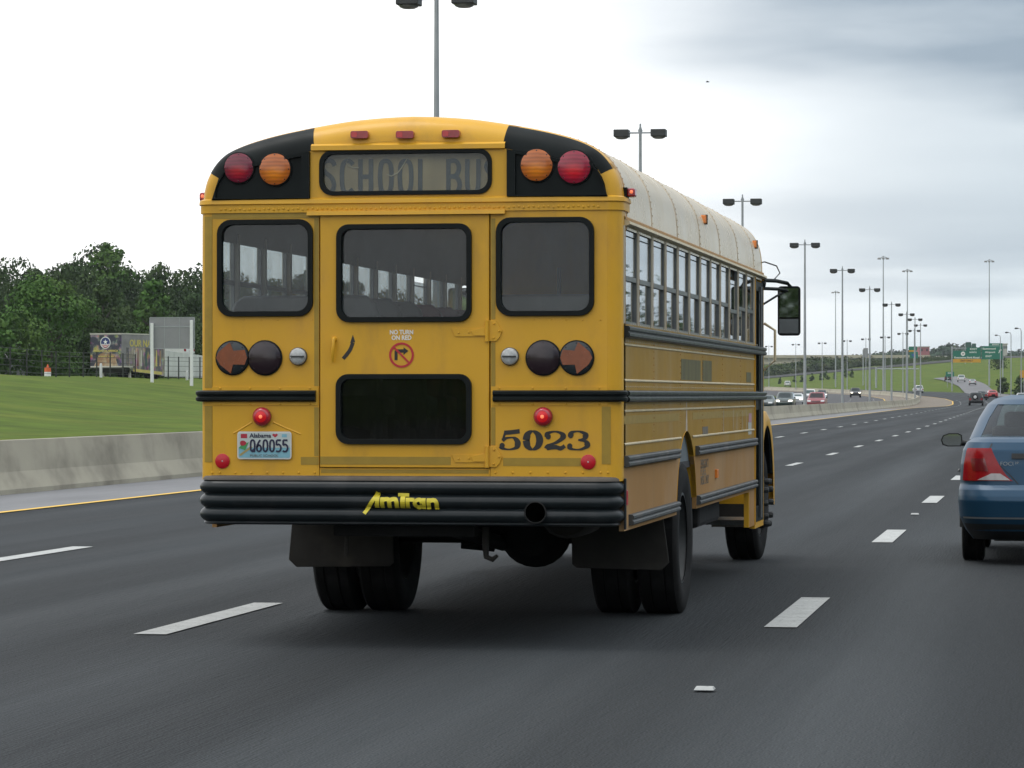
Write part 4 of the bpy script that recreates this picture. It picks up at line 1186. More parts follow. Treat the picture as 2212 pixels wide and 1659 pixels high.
    tag(b.build('rivets', 'post_paint', bus), kind='stuff')
    b = MB(); b.prism([(0.12, 1.315), (2.95, 1.315), (2.95, 1.365), (0.12, 1.365)], [], 0.0012, fr, 0.0); b.build('reflective_tape', 'reflective_tape', bus)
    b = MB(); b.prism([(3.75, 1.315), (8.2, 1.315), (8.2, 1.365), (3.75, 1.365)], [], 0.0012, fr, 0.0); b.build('reflective_tape', 'reflective_tape', bus)
    b = MB(); b.bb(*sorted((s * (W - 0.04), s * (W + 0.0))), 7.93, 7.978, 0.40, 0.69); b.build('step_side', 'bus_yellow', bus)
# painted-out lettering, notices and scuffs on the right side
def sp(px, py):
    a = (px - 1106) / FPX; X = BUSX + W; z = X / (-SN + a * CS)
    return z * (CS + a * SN) - BUSY, EYE - (py - 852) / FPX * z
def decal(x0, y0, x1, y1, m, name, w0=0.001):
    (a, t), (c, s_) = sp(x0, y0), sp(x1, y1)
    b = MB(); b.prism([(a, s_), (c, s_), (c, t), (a, t)], [], 0.0008, FS, w0); return b.build(name, m, bus)
decal(1471, 775, 1513, 822, 'decal_olive', 'painted_out_lettering'); decal(1517, 778, 1537, 824, 'decal_olive', 'painted_out_lettering')
decal(1612, 804, 1622, 826, 'decal_olive', 'painted_out_lettering')
decal(1517, 922, 1529, 938, 'decal_grey', 'side_notice'); decal(1617, 893, 1623, 912, 'decal_pink', 'side_notice'); decal(1616, 912, 1623, 938, 'decal_pale', 'side_notice')
for i, (yy_, w_) in enumerate(((1001, 17), (1017, 12), (1036, 18))):
    (a, t), (c, s_) = sp(1513, yy_ - 5), sp(1513 + w_, yy_ + 5)
    text_mesh(('EMERGENCY', 'FUEL', 'DIESEL ONLY')[i], 0.09, (lambda a, c, t, s_: (lambda u, v, w: FS((a + c) / 2 + u, (t + s_) / 2 + v, w)))(a, c, t, s_), 0.002, abs(c - a), 0.0005, material='decal_grey', parent=bus, name='side_lettering')
(a, t), (c, s_) = sp(1544, 1014), sp(1547, 1032)
b = MB(); b.prism([(a, s_), (c, s_), (c, t), (a, t)], [], 0.02, FS, 0.0); b.build('side_marker_lamp', 'marker_orange', bus, bevel=0.004)
b = MB(); b.prism([(0.14, 0.84), (0.20, 0.84), (0.20, 0.93), (0.14, 0.93)], [], 0.015, FS, 0.0); b.build('side_reflector', 'reflector_red', bus, bevel=0.004)
for (yv, hh) in ((3.05, 0.16), (3.38, 0.20), (3.72, 0.13)):
    b = MB(); b.prism([(yv - 0.05, 1.24), (yv + 0.05, 1.24), (yv + 0.02, 1.24 + hh), (yv - 0.02, 1.24 + hh)], [], 0.0009, FS, 0.0005)
    if yv == 3.38: b.build('mud_scuff', 'scuff_pale', bus)
for yv in (5.85, 6.6, 6.9, 7.35, 7.7):
    b = MB(); b.prism([(yv, 1.21), (yv + 0.03, 1.21), (yv + 0.025, 1.37 + 0.05 * math.sin(yv * 9)), (yv + 0.008, 1.36)], [], 0.0009, FS, 0.0015); b.build('mud_scuff', 'scuff_pale', bus)
# service door and front of the body
b = MB(); b.bb(W - 0.03, W - 0.002, 8.44, 9.22, 0.40, 2.46); 
b.v = []; b.f = []; b.mi = []
b.prism([(8.44, 0.42), (9.22, 0.42), (9.22, 2.44), (8.44, 2.44)], [[(8.50, 1.52), (8.80, 1.52), (8.80, 2.36), (8.50, 2.36)], [(8.86, 1.52), (9.16, 1.52), (9.16, 2.36), (8.86, 2.36)], [(8.50, 0.55), (8.80, 0.55), (8.80, 1.36), (8.50, 1.36)], [(8.86, 0.55), (9.16, 0.55), (9.16, 1.36), (8.86, 1.36)]], 0.035, FS, -0.03)
sdoor = b.build('service_door', 'bus_black', bus, bevel=0.003)
for (u0, u1) in ((8.50, 8.80), (8.86, 9.16)):
    for (v0, v1) in ((1.52, 2.36), (0.55, 1.36)):
        b = MB(); b.prism([(u0, v0), (u1, v0), (u1, v1), (u0, v1)], [], 0.004, FS, -0.012); b.build('glass_pane', 'car_glass', sdoor)
b = MB(); b.tube([(W + 0.02, 8.83, 0.45), (W + 0.02, 8.83, 2.40)], 0.012, 8); b.build('door_edge', 'alu_frame', sdoor, True)
b = MB(); b.tube([(W + 0.01, 9.24, 2.1), (W + 0.10, 9.27, 2.04), (W + 0.10, 9.27, 1.78), (W + 0.01, 9.24, 1.70)], 0.012, 8); b.build('grab_handle', 'cream_trim', bus, True)
b = MB(); b.bb(W - 0.04, W + 0.012, 8.42, 8.438, 0.40, 2.47); b.bb(W - 0.04, W + 0.004, 9.22, FRONT, 0.40, 2.47); b.bb(W - 0.04, W + 0.004, 8.43, 9.23, 0.37, 0.418)
b.build('door_frame', 'bus_yellow', bus)
b = MB(); b.bb(-W + 0.0, -W + 0.03, 8.42, FRONT, 0.69, 1.90); b.build('side_panel', 'bus_yellow_shaded', bus)
b = MB(); b.bb(0.55, W - 0.04, 8.45, 9.2, 0.40, 0.44); b.build('entry_step', 'alu_frame', bus)
b = MB()
b.prism([(-W + 0.01, 1.0), (W - 0.01, 1.0), (W - 0.01, 2.46)] + [(x, z) for x, z in reversed(full) if z > 2.47][:] + [(-W + 0.01, 2.46)],
        [rrect(-1.12, -0.03, 1.55, 2.13, 0.08), rrect(0.03, 1.12, 1.55, 2.13, 0.08)], 0.04, lambda u, v, w: (u, FRONT - 0.12 + w, v))
fw = b.build('front_wall', 'bus_yellow', bus)
for (u0, u1) in ((-1.12, -0.03), (0.03, 1.12)):
    b = MB(); b.prism(rrect(u0, u1, 1.55, 2.13, 0.08), [], 0.004, lambda u, v, w: (u, FRONT - 0.1 + w, v)); b.build('windscreen', 'bus_glass', fw)
b = MB(); b.bb(-W + 0.02, W - 0.03, 0.03, FRONT - 0.13, 0.985, 1.03); b.build('floor', 'interior_floor', bus)
for s in (1, -1):
    b = MB(); b.bb(*sorted((s * (W - 0.035), s * (W - 0.05))), 0.13, 8.4, 1.03, 1.90); b.build('interior_lining', 'interior_wall', bus)
hoodm = MB()
hs = [(9.2, 0.95, 1.62), (9.9, 0.93, 1.58), (10.8, 0.86, 1.50), (11.35, 0.80, 1.40), (11.55, 0.74, 1.15), (11.58, 0.74, 0.75)]
hoodm.grid([[(-w_, y, 0.75), (-w_, y, h - 0.2), (-w_ * 0.92, y, h - 0.05), (-w_ * 0.7, y, h), (0, y, h + 0.02), (w_ * 0.7, y, h), (w_ * 0.92, y, h - 0.05), (w_, y, h - 0.2), (w_, y, 0.75)] for (y, w_, h) in hs])
hoodm.build('bonnet', 'bus_yellow', bus, True)
for s in (1, -1):
    b = MB()
    rows = []
    for a in np.linspace(-0.15, PI + 0.1, 18):
        yv, zv = 10.72 + 0.74 * math.cos(a), 0.58 + 0.76 * math.sin(a)
        rows.append([(s * 0.72, yv, zv + 0.02), (s * 1.06, yv, zv + 0.02), (s * 1.15, yv, zv), (s * 1.175, 10.72 + 0.69 * math.cos(a), 0.58 + 0.71 * math.sin(a)), (s * 1.17, 10.72 + 0.62 * math.cos(a), 0.58 + 0.63 * math.sin(a))])
    b.grid(rows); b.build('front_wing', 'bus_yellow', bus, True)
    b = MB(); b.grid([[(s * xx, 10.72 + rr_ * math.cos(a), 0.58 + (rr_ + 0.02) * math.sin(a)) for (xx, rr_) in ((1.150, 0.645), (1.166, 0.63), (1.150, 0.59), (0.9, 0.59))] for a in np.linspace(0.3, 2.5, 14)]); b.build('wing_flare', 'rubber', bus, True)
    b = MB(); b.prism([(s * 0.74, 0.32), (s * 1.14, 0.32), (s * 1.14, 0.52), (s * 0.74, 0.52)], [], 0.012, lambda u, v, w: (u, 9.98 + w, v)); b.build('mud_flap', 'flap', bus)
    # mirror on its bracket
    b = MB()
    mx, my, mz = s * 1.455, 9.62, 2.215
    b.tube([(s * 1.20, 9.2, 2.44), (s * 1.27, 9.25, 2.44)], 0.035, 10)
    b.tube([(s * 1.26, 9.25, 2.47), (s * 1.36, 9.42, 2.47), (s * 1.44, 9.60, 2.455), (s * 1.462, 9.64, 2.43), (s * 1.46, 9.64, 2.36)], 0.017, 8)
    b.tube([(s * 1.26, 9.25, 2.40), (s * 1.38, 9.45, 2.40), (s * 1.46, 9.64, 2.385)], 0.015, 8)
    b.tube([(s * 1.25, 9.3, 2.26), (s * 1.36, 9.45, 2.34), (s * 1.44, 9.6, 2.39)], 0.010, 8)
    mirror = b.build('mirror_bracket', 'bus_black', bus, True)
    b = MB(); b.grid([[(mx + u * k, my + dy_, mz + v * k) for (u, v) in rrect(-0.098, 0.098, -0.215, 0.215, 0.03, 4)] for (k, dy_) in ((1.0, -0.02), (1.0, 0.02), (0.8, 0.07), (0.4, 0.09))], True)
    b.add([(mx + u, my - 0.02, mz + v) for (u, v) in rrect(-0.098, 0.098, -0.215, 0.215, 0.03, 4)], [tuple(range(20))]); mh = b.build('mirror_housing', 'bus_black', mirror, True, angle=50)
    for (v0, v1) in ((-0.055, 0.195), (-0.195, -0.07)):
        pit = 0.0 if v1 > 0 else 0.07
        b = MB(); b.add([(mx + u, my - 0.036 + s * u * 0.17 - (v - v0) * pit, mz + v) for (u, v) in ((-0.082, v0), (0.082, v0), (0.082, v1), (-0.082, v1))], [(0, 1, 2, 3)]); b.build('mirror_glass', 'mirror_glass', mh, recalc=False)
    b = MB(); b.tube([(s * x_, y_, z_) for (x_, y_, z_) in ((1.20, 9.05, 2.60), (1.27, 9.3, 2.63), (1.36, 9.45, 2.60), (1.385, 9.5, 2.54), (1.34, 9.42, 2.48))], 0.006, 6); b.build('mirror_cable', 'ink_black', mirror, True)

# seats: two columns of padded benches, one bench shape shared
def bench(hh, m):
    b = MB()
    rows = []
    for (z, d0, d1, wd) in ((0.44, 0.0, 0.14, 0.46), (0.60, 0.01, 0.14, 0.465), (hh - 0.14, 0.06, 0.145, 0.465), (hh - 0.05, 0.075, 0.14, 0.44), (hh, 0.09, 0.125, 0.38)):
        rows.append([(-wd, -d1, z), (wd, -d1, z), (wd, -d0, z), (-wd, -d0, z)])
    b.grid(rows, True); b.add(rows[-1], [(0, 1, 2, 3)]); b.add(rows[0], [(3, 2, 1, 0)])
    b.bb(-0.46, 0.46, 0.0, 0.40, 0.32, 0.44)
    b.bb(-0.42, -0.38, 0.0, 0.36, 0.0, 0.33); b.bb(0.38, 0.42, 0.0, 0.36, 0.0, 0.33)
    o = b.build('bench_seat', m, bus, True, bevel=0.02, angle=50)
    return o
seat = None
for k in range(11):
    for s in (-1, 1):
        if seat is None:
            seat = bench(1.06, 'seat_grey'); o = seat
        else:
            o = seat.copy(); link(o, bus)
        o.location = (s * 0.74, 0.62 + 0.70 * k, 1.03)
        if (s > 0 and k > 0) or k > 2:
            if k == 1: red_me = o.data.copy(); red_me.materials[0] = MATS['seat_maroon']
            o.data = red_me
maroon = bench(1.02, 'seat_maroon'); maroon.location = (0.30, 5.4, 1.03); maroon.scale = (0.5, 1, 1.02)
b = MB()
for s in (-1, 1):
    b.tube([(s * 0.35, 8.2, 1.03), (s * 0.35, 8.2, 2.55)], 0.018, 8)
b.build('grab_pole', 'alu_frame', bus, True)

# wheels
def wheel_mesh(width, rad, dual=False):
    b = MB()
    h = width / 2
    pr = [(rad * 0.58, -h * 0.82), (rad * 0.72, -h * 0.98), (rad * 0.88, -h), (rad * 0.965, -h * 0.92), (rad, -h * 0.78), (rad, -h * 0.40), (rad * 0.985, -h * 0.38), (rad * 0.985, -h * 0.30), (rad, -h * 0.28), (rad, h * 0.28), (rad * 0.985, h * 0.30), (rad * 0.985, h * 0.38), (rad, h * 0.40), (rad, h * 0.78), (rad * 0.965, h * 0.92), (rad * 0.88, h), (rad * 0.72, h * 0.98), (rad * 0.58, h * 0.82)]
    b.lathe(pr, lambda u, v, w: (w, u, v), 40, cap=False)
    return b
def rim_mesh(width, rad, dish):
    b = MB(); h = width / 2
    b.lathe([(rad * 0.60, -h * 0.80), (rad * 0.57, -h * 0.70), (rad * 0.55, h * dish), (rad * 0.40, h * (dish + 0.06)), (rad * 0.34, h * (dish + 0.3)), (rad * 0.20, h * (dish + 0.35)), (rad * 0.17, h * (dish + 0.75)), (0.001, h * (dish + 0.8))], lambda u, v, w: (w, u, v), 28, cap=False)
    b.lathe([(rad * 0.57, h * 0.86), (rad * 0.61, h * 0.84), (rad * 0.55, h * 0.2), (rad * 0.55, h * dish)], lambda u, v, w: (w, u, v), 28, cap=False)
    return b
WR = 0.515
AXLE = 3.38
for s in (-1, 1):
    for (xx, inner) in ((1.115, False), (0.80, True)):
        t = wheel_mesh(0.28, WR).build('rear_wheel', 'tyre', bus, True, angle=35); t.location = (s * xx, AXLE, WR - 0.003)
        r_ = rim_mesh(0.28, WR, -0.75 if not inner else 0.3).build('rim', 'rim_grey', t, True); r_.scale = (s, 1, 1)
    t = wheel_mesh(0.29, WR).build('front_wheel', 'tyre', bus, True, angle=35); t.location = (s * 0.975, 10.78, WR - 0.003)
    t.rotation_euler = (0, 0, R(-2))
    r_ = rim_mesh(0.29, WR, 0.35).build('rim', 'rim_grey', t, True); r_.scale = (s, 1, 1)
    for k in range(10):
        a = 2 * PI * k / 10
        b = MB(); b.lathe([(0.026, 0), (0.028, 0.03), (0.024, 0.05), (0.001, 0.056)], lambda u, v, w: (s * (0.17 + w), 0.20 * math.cos(a) + u, 0.20 * math.sin(a) + v), 8); b.build('wheel_nut', 'rim_grey', t, True)
    b = MB(); b.lathe([(0.235, 0.10), (0.235, 0.16), (0.20, 0.175), (0.10, 0.18), (0.001, 0.19)], lambda u, v, w: (s * w, u, v), 24); b.build('hub', 'chassis', t, True)

# underside
b = MB(); b.tube([(-0.75, AXLE, 0.55), (0.75, AXLE, 0.55)], 0.085, 12); ax = b.build('rear_axle', 'chassis', bus, True)
b = MB(); b.lathe([(0.02, -0.20), (0.16, -0.17), (0.245, -0.06), (0.25, 0.0), (0.245, 0.06), (0.16, 0.17), (0.02, 0.2)], lambda u, v, w: (0.22 + u, AXLE + w, 0.55 + v), 24); b.build('differential', 'chassis', ax, True)
b = MB(); b.tube([(0.22, AXLE + 0.15, 0.56), (0.1, 9.0, 0.75)], 0.05, 10); b.build('drive_shaft', 'chassis', ax, True)
for s in (-1, 1):
    b = MB(); b.bb(*sorted((s * 0.40, s * 0.48)), 0.1, 11.3, 0.72, 0.95); b.build('frame_rail', 'chassis', bus)
    b = MB(); b.tube([(s * 0.52, 2.4, 0.70), (s * 0.52, 2.9, 0.62), (s * 0.52, AXLE, 0.60), (s * 0.52, 3.9, 0.62), (s * 0.52, 4.4, 0.70)], 0.045, 8); b.build('leaf_spring', 'chassis', bus, True)
    m_ = MB()
    xa, xc = (0.60, 1.245 if s > 0 else 1.315)
    ol = [(s * xa, 0.80), (s * xa, 0.37), (s * (xa + 0.03), 0.345), (s * (xc - 0.05), 0.335), (s * xc, 0.385), (s * (xc - 0.05), 0.82)]
    m_.prism(ol, [], 0.014, lambda u, v, w: (u, 2.52 - 0.10 * (v - 0.33) * 1.2 + w + 0.02 * math.sin(u * 5), v)); m_.build('mud_flap', 'flap', bus, bevel=0.004)
for yv in (0.5, 2.2, 5.2, 7.0):
    b = MB(); b.bb(-0.40, 0.40, yv - 0.05, yv + 0.05, 0.73, 0.85); b.build('cross_member', 'chassis', bus)
b = MB(); b.bb(-0.50, 0.36, 0.22, 0.34, 0.645, 0.715); b.build('bumper_beam', 'chassis', bus, bevel=0.01)
hx, hz_ = rp(1030, 1150)
b = MB(); b.tube([(hx, 0.30, 0.70), (hx, 0.30, 0.58), (hx + 0.006, 0.29, 0.525), (hx + 0.045, 0.28, 0.51), (hx + 0.075, 0.28, 0.535)], [0.022, 0.02, 0.018, 0.016, 0.01], 10); b.build('tow_hook', 'flap', bus, True)
hx = rp(727, 1180)[0]
b = MB(); b.tube([(hx, 0.30, 0.66), (hx - 0.01, 0.31, 0.52)], 0.014, 8); b.build('chain_hook', 'flap', bus, True)
b = MB(); b.lathe([(0.10, -0.35), (0.12, -0.3), (0.12, 0.3), (0.10, 0.35)], lambda u, v, w: (0.78 + u * 1.3, 1.4 + w, 0.72 + v), 16); b.build('silencer', 'flap', bus, True)
x, z = rp(1162, 1106)
b = MB(); b.tube([(0.78, 1.2, 0.72), (x, 0.6, z), (x, 0.02, z)], 0.055, 14); b.build('tail_pipe', 'chassis', bus, True)
b = MB(); b.tube([(-0.30, 2.5, 0.62), (-0.05, 2.9, 0.52), (0.0, AXLE, 0.46)], 0.05, 10); b.tube([(-0.28, AXLE - 0.1, 0.46), (-0.05, AXLE - 0.1, 0.44)], 0.03, 8); b.build('brake_chamber', 'chassis', bus, True)
b = MB(); b.bb(0.55, 1.15, 5.2, 6.7, 0.50, 0.86); b.build('fuel_tank', 'chassis', bus, bevel=0.04)
b = MB(); b.bb(-1.15, -0.55, 5.2, 6.4, 0.52, 0.86); b.build('battery_box', 'chassis', bus, bevel=0.03)
b = MB(); b.tube([(-0.95, 10.78, 0.5), (0.95, 10.78, 0.5)], 0.07, 10); b.build('front_axle', 'chassis', bus, True)
b = MB(); b.bb(-0.38, 0.38, 8.6, 11.2, 0.5, 1.2); b.build('engine', 'chassis', bus, bevel=0.05)

# ------------------------------------------------------------------ cars
mat('car_blue', (0.009, 0.052, 0.105), 0.36, metal=0.15, var=0.03, scale=3, coat=0.12, rvar=0.02, spec=0.4)
mat('car_white', (0.62, 0.63, 0.62), 0.35, var=0.04, coat=0.4)
mat('car_silver', (0.36, 0.37, 0.37), 0.35, metal=0.5, var=0.04, coat=0.4)
mat('car_black', (0.012, 0.013, 0.014), 0.3, var=0.1, coat=0.4)
mat('car_green', (0.012, 0.030, 0.024), 0.3, var=0.1, coat=0.4)
mat('car_red', (0.36, 0.018, 0.022), 0.35, var=0.08, coat=0.4)
mat('car_maroon', (0.22, 0.028, 0.035), 0.35, var=0.08, coat=0.4)
mat('car_dark', (0.02, 0.026, 0.028), 0.4, var=0.1)
mat('trim_black', (0.013, 0.014, 0.014), 0.5, var=0.15)
mat('car_interior', (0.025, 0.027, 0.027), 0.8)
mat('car_tail_red', (0.25, 0.005, 0.009), 0.2, var=0.2, scale=9, coat=0.15, spec=0.3)
mat('car_tail_dark', (0.13, 0.006, 0.010), 0.15, var=0.2, scale=9, coat=0.6)
mat('car_tail_clear', (0.34, 0.32, 0.32), 0.2, var=0.15, scale=25, coat=0.6)
mat('headlamp_lit', (1, 0.95, 0.85), 0.3, emis=3.0, ecol=(1.0, 0.90, 0.72))
mat('headlamp', (0.45, 0.46, 0.46), 0.15, coat=0.5)
mat('steel_wheel', (0.20, 0.20, 0.20), 0.4, metal=0.6)
mat('plate_pale', (0.5, 0.5, 0.48), 0.5)
mat('mint_glass_edge', (0.33, 0.52, 0.46), 0.4)
glass('clear_car_glass', (0.62, 0.74, 0.71), 0.02, 1.5, 0.03, (0.03, 0.04, 0.04))

class Shell:
    """a car body as stacked plan outlines; levels = (z, rear y, front y, half width, rear corner, front corner)"""
    def __init__(self, levels, bow=0.06):
        self.l = np.array(levels, float); self.bow = bow
        self.z0, self.z1 = self.l[0, 0], self.l[-1, 0]
    def p(self, z): return [np.interp(z, self.l[:, 0], self.l[:, k]) for k in range(1, 6)]
    def at(self, t, z, s=1, off=0.0):
        """t 0..1 from the middle of the tail, round one side, to the middle of the nose"""
        yr, yf, hw, rr, rf = self.p(z)
        rr = min(rr, hw * 0.95); rf = min(rf, hw * 0.95)
        hw += off; yr -= off; yf += off
        if t <= 0.25:
            x = (hw - rr) * t / 0.25; y = yr
        elif t <= 0.40:
            a = (t - 0.25) / 0.15 * PI / 2; x = hw - rr + rr * math.sin(a); y = yr + rr - rr * math.cos(a)
        elif t <= 0.65:
            x = hw; y = yr + rr + (yf - rf - yr - rr) * (t - 0.40) / 0.25
        elif t <= 0.80:
            a = (t - 0.65) / 0.15 * PI / 2; x = hw - rf + rf * math.cos(a); y = yf - rf + rf * math.sin(a)
        else:
            x = (hw - rf) * (1 - (t - 0.80) / 0.20); y = yf
        q = 1 - (x / hw) ** 2 if hw > 1e-6 else 1
        if t < 0.40: y -= self.bow * q
        elif t > 0.65: y += self.bow * q
        return (s * x, y, z)
    def patch(self, mb, t0, t1, z0, z1, s=1, off=0.004, nt=6, nz=4, edge=None):
        rows = []
        for i in range(nz + 1):
            z = z0 + (z1 - z0) * i / nz
            a, b = (t0, t1) if edge is None else edge(i / nz)
            rows.append([self.at(a + (b - a) * k / nt, z, s, off) for k in range(nt + 1)])
        mb.grid(rows); return mb
    def skin(self, mb, nz=26, nt=44, top=True, bottom=True):
        ts = [k / nt for k in range(nt + 1)]
        zs = sorted(set(list(np.linspace(self.z0, self.z1, nz)) + list(self.l[:, 0])))
        rows = [[self.at(t, z, 1) for t in ts] + [self.at(t, z, -1) for t in reversed(ts[1:-1])] for z in zs]
        mb.grid(rows, True)
        if top: mb.add(rows[-1], [tuple(range(len(rows[-1])))])
        if bottom: mb.add(rows[0], [tuple(range(len(rows[0])))])
        return mb

def car_wheel(root, x, y, r, w, s):
    t = wheel_mesh(w, r).build('wheel', 'tyre', root, True, angle=35); t.location = (x, y, r)
    b = MB(); b.lathe([(r * 0.62, w * 0.42), (r * 0.58, w * 0.30), (r * 0.30, w * 0.36), (0.001, w * 0.42)], lambda u, v, q: (s * q, u, v), 18, cap=False); b.build('rim', 'steel_wheel', t, True)

KINDS = {
 'sedan': dict(L=4.4, W=0.86, r=0.31, wy=(0.95, 3.55),
   low=[(0.22, .16, 4.25, .76, .25, .35), (.30, .04, 4.36, .84, .25, .4), (.45, .0, 4.40, .86, .25, .45), (.62, .0, 4.38, .86, .25, .45), (.70, .06, 4.30, .855, .25, .45), (.90, .10, 3.55, .85, .22, .4), (1.02, .16, 3.1, .82, .2, .3), (1.06, .32, 3.0, .74, .15, .2)],
   cab=[(1.0, .42, 3.12, .78, .2, .25), (1.2, .78, 2.75, .71, .2, .25), (1.38, 1.12, 2.35, .62, .2, .2), (1.44, 1.35, 2.1, .50, .2, .2)]),
 'suv': dict(L=4.6, W=0.92, r=0.37, wy=(0.95, 3.65),
   low=[(.32, .14, 4.45, .82, .2, .3), (.42, .02, 4.56, .91, .2, .3), (.62, 0, 4.60, .92, .2, .3), (.80, .03, 4.56, .92, .18, .3), (1.0, .05, 4.2, .92, .15, .3), (1.12, .07, 3.4, .90, .12, .2)],
   cab=[(1.08, .07, 3.45, .88, .14, .2), (1.3, .14, 3.1, .82, .16, .2), (1.62, .30, 2.65, .74, .16, .2), (1.72, .45, 2.5, .62, .16, .2)]),
 'van': dict(L=4.8, W=0.95, r=0.34, wy=(0.95, 3.75),
   low=[(.28, .12, 4.6, .84, .2, .4), (.40, .02, 4.74, .94, .2, .45), (.62, 0, 4.78, .95, .2, .45), (.82, .03, 4.62, .95, .18, .4), (1.02, .05, 4.1, .95, .15, .3), (1.12, .07, 3.8, .93, .12, .3)],
   cab=[(1.08, .07, 3.85, .90, .14, .3), (1.3, .14, 3.4, .84, .16, .3), (1.62, .28, 2.85, .76, .16, .25), (1.74, .4, 2.6, .64, .16, .2)]),
 'pickup': dict(L=5.4, W=0.97, r=0.38, wy=(1.1, 4.35),
   low=[(.38, .14, 5.2, .86, .12, .3), (.48, .02, 5.36, .96, .12, .3), (.68, 0, 5.4, .97, .12, .3), (.86, .02, 5.36, .97, .12, .3), (1.08, .03, 5.0, .97, .1, .3), (1.20, .06, 4.2, .95, .08, .2)],
   cab=[(1.12, 2.1, 4.25, .90, .12, .2), (1.35, 2.2, 3.9, .85, .14, .2), (1.72, 2.35, 3.4, .76, .16, .2), (1.82, 2.5, 3.2, .64, .16, .2)]),
}
def car(kind, paint, loc, rz, label, lit=False, group=None, name=None, away=True, spare=False, cat=None):
    K = KINDS[kind]
    root = empty(name or ('car' if kind == 'sedan' else {'suv': 'suv', 'van': 'minivan', 'pickup': 'pickup_truck'}[kind]), loc, rz, label, cat or ('car' if kind == 'sedan' else {'suv': 'suv', 'van': 'minivan', 'pickup': 'pickup truck'}[kind]), group)
    low, cab = Shell(K['low']), Shell(K['cab'], 0.08)
    b = MB(); low.skin(b, 14, 30); b.build('body', paint, root, True, angle=35)
    b = MB(); cab.skin(b, 8, 30); b.build('cabin', paint, root, True, angle=35)
    zc0, zc1 = cab.z0 + 0.07, cab.z1 - 0.10
    b = MB(); 
    rows = []
    for i in range(5):
        z = zc0 + (zc1 - zc0) * i / 4
        rows.append([cab.at(t, z, -1, 0.006) for t in np.linspace(0.25, 0, 6)] + [cab.at(t, z, 1, 0.006) for t in np.linspace(0.04, 0.25, 6)])
    b.grid(rows); b.build('rear_window', 'car_glass', root, True)
    b = MB(); rows = []
    for i in range(5):
        z = zc0 + (zc1 - zc0) * i / 4
        rows.append([cab.at(t, z, -1, 0.006) for t in np.linspace(0.77, 1, 6)] + [cab.at(t, z, 1, 0.006) for t in np.linspace(0.96, 0.77, 6)])
    b.grid(rows); b.build('windscreen', 'car_glass', root, True)
    for s in (-1, 1):
        b = MB(); cab.patch(b, 0.40, 0.66, zc0 + 0.02, zc1, s, 0.006, 8, 4); b.build('side_window', 'car_glass', root, True)
        b = MB(); low.patch(b, 0.20, 0.32, low.z1 - 0.40, low.z1 - 0.16, s, 0.006, 4, 3); b.build('tail_lamp', 'car_tail_red', root, True)
        zz = 0.62 if kind == 'sedan' else 0.78
        b = MB(); low.patch(b, 0.72, 0.84, zz - 0.02, zz + 0.13, s, 0.012, 5, 3); b.build('headlamp', 'headlamp_lit' if lit else 'headlamp', root, True)
        for y in K['wy']: car_wheel(root, s * (K['W'] - 0.09), y, K['r'], 0.21, s)
        b = MB(); yv = K['cab'][0][2] - 0.55; b.box((s * (K['W'] + 0.09), yv, cab.z0 + 0.08), (0.16, 0.08, 0.12)); b.build('door_mirror', 'trim_black', root, bevel=0.02)
    b = MB(); low.patch(b, 0.0, 0.30, low.z0 + 0.08, low.z0 + 0.22, 1, 0.012, 6, 2); low.patch(b, 0.0, 0.30, low.z0 + 0.08, low.z0 + 0.22, -1, 0.012, 6, 2); b.build('rear_bumper', 'trim_black', root, True)
    b = MB(); zz = K['low'][3][0]; low.patch(b, 0.86, 1.0, zz - 0.10, zz + 0.06, 1, 0.01, 6, 2); low.patch(b, 0.86, 1.0, zz - 0.10, zz + 0.06, -1, 0.01, 6, 2); b.build('grille', 'trim_black', root, True)
    b = MB(); b.box((0, -0.085, 0.62 if kind == 'sedan' else 0.8), (0.32, 0.01, 0.15)); b.build('number_plate', 'plate_pale', root)
    if spare:
        b = MB(); b.lathe([(0.20, 0.0), (0.36, 0.02), (0.37, 0.16), (0.30, 0.20), (0.20, 0.20)], lambda u, v, w: (-0.08 + u, -0.10 - w, 1.12 + v), 24); sp_ = b.build('spare_wheel', 'tyre', root, True)
        b = MB(); b.lathe([(0.21, 0.2), (0.15, 0.22), (0.001, 0.215)], lambda u, v, w: (-0.08 + u, -0.10 - w, 1.12 + v), 20); b.build('rim', 'car_white', sp_, True)
    return root

# the blue saloon ahead in the camera's own lane: the nearest car, built closer
FOC = (-0.022, 28.95, 0.0)
fc = empty('blue_car', FOC, 0, 'metallic blue saloon car ahead in the nearest lane, cut off by the right edge', 'car')
low = Shell([(.215, .22, 4.2, .74, .26, .35), (.30, .06, 4.3, .80, .28, .4), (.42, .0, 4.36, .855, .30, .45), (.565, -.02, 4.38, .865, .30, .45), (.60, -.01, 4.38, .865, .30, .45), (.655, .02, 4.36, .86, .28, .45), (.70, .07, 4.3, .85, .26, .45), (.88, .10, 3.6, .845, .24, .4), (1.00, .13, 3.3, .825, .22, .35), (1.07, .17, 3.1, .79, .20, .3), (1.105, .26, 3.0, .73, .18, .2), (1.115, .42, 2.95, .66, .12, .2)], 0.07)
b = MB(); low.skin(b, 44, 60); b.build('body', 'car_blue', fc, True, angle=28)
cab = Shell([(1.04, .38, 3.2, .80, .26, .3), (1.12, .50, 3.0, .765, .26, .28), (1.28, .80, 2.7, .70, .26, .25), (1.40, 1.02, 2.42, .63, .26, .22), (1.455, 1.16, 2.25, .56, .24, .2), (1.485, 1.40, 2.0, .42, .2, .2)], 0.09)
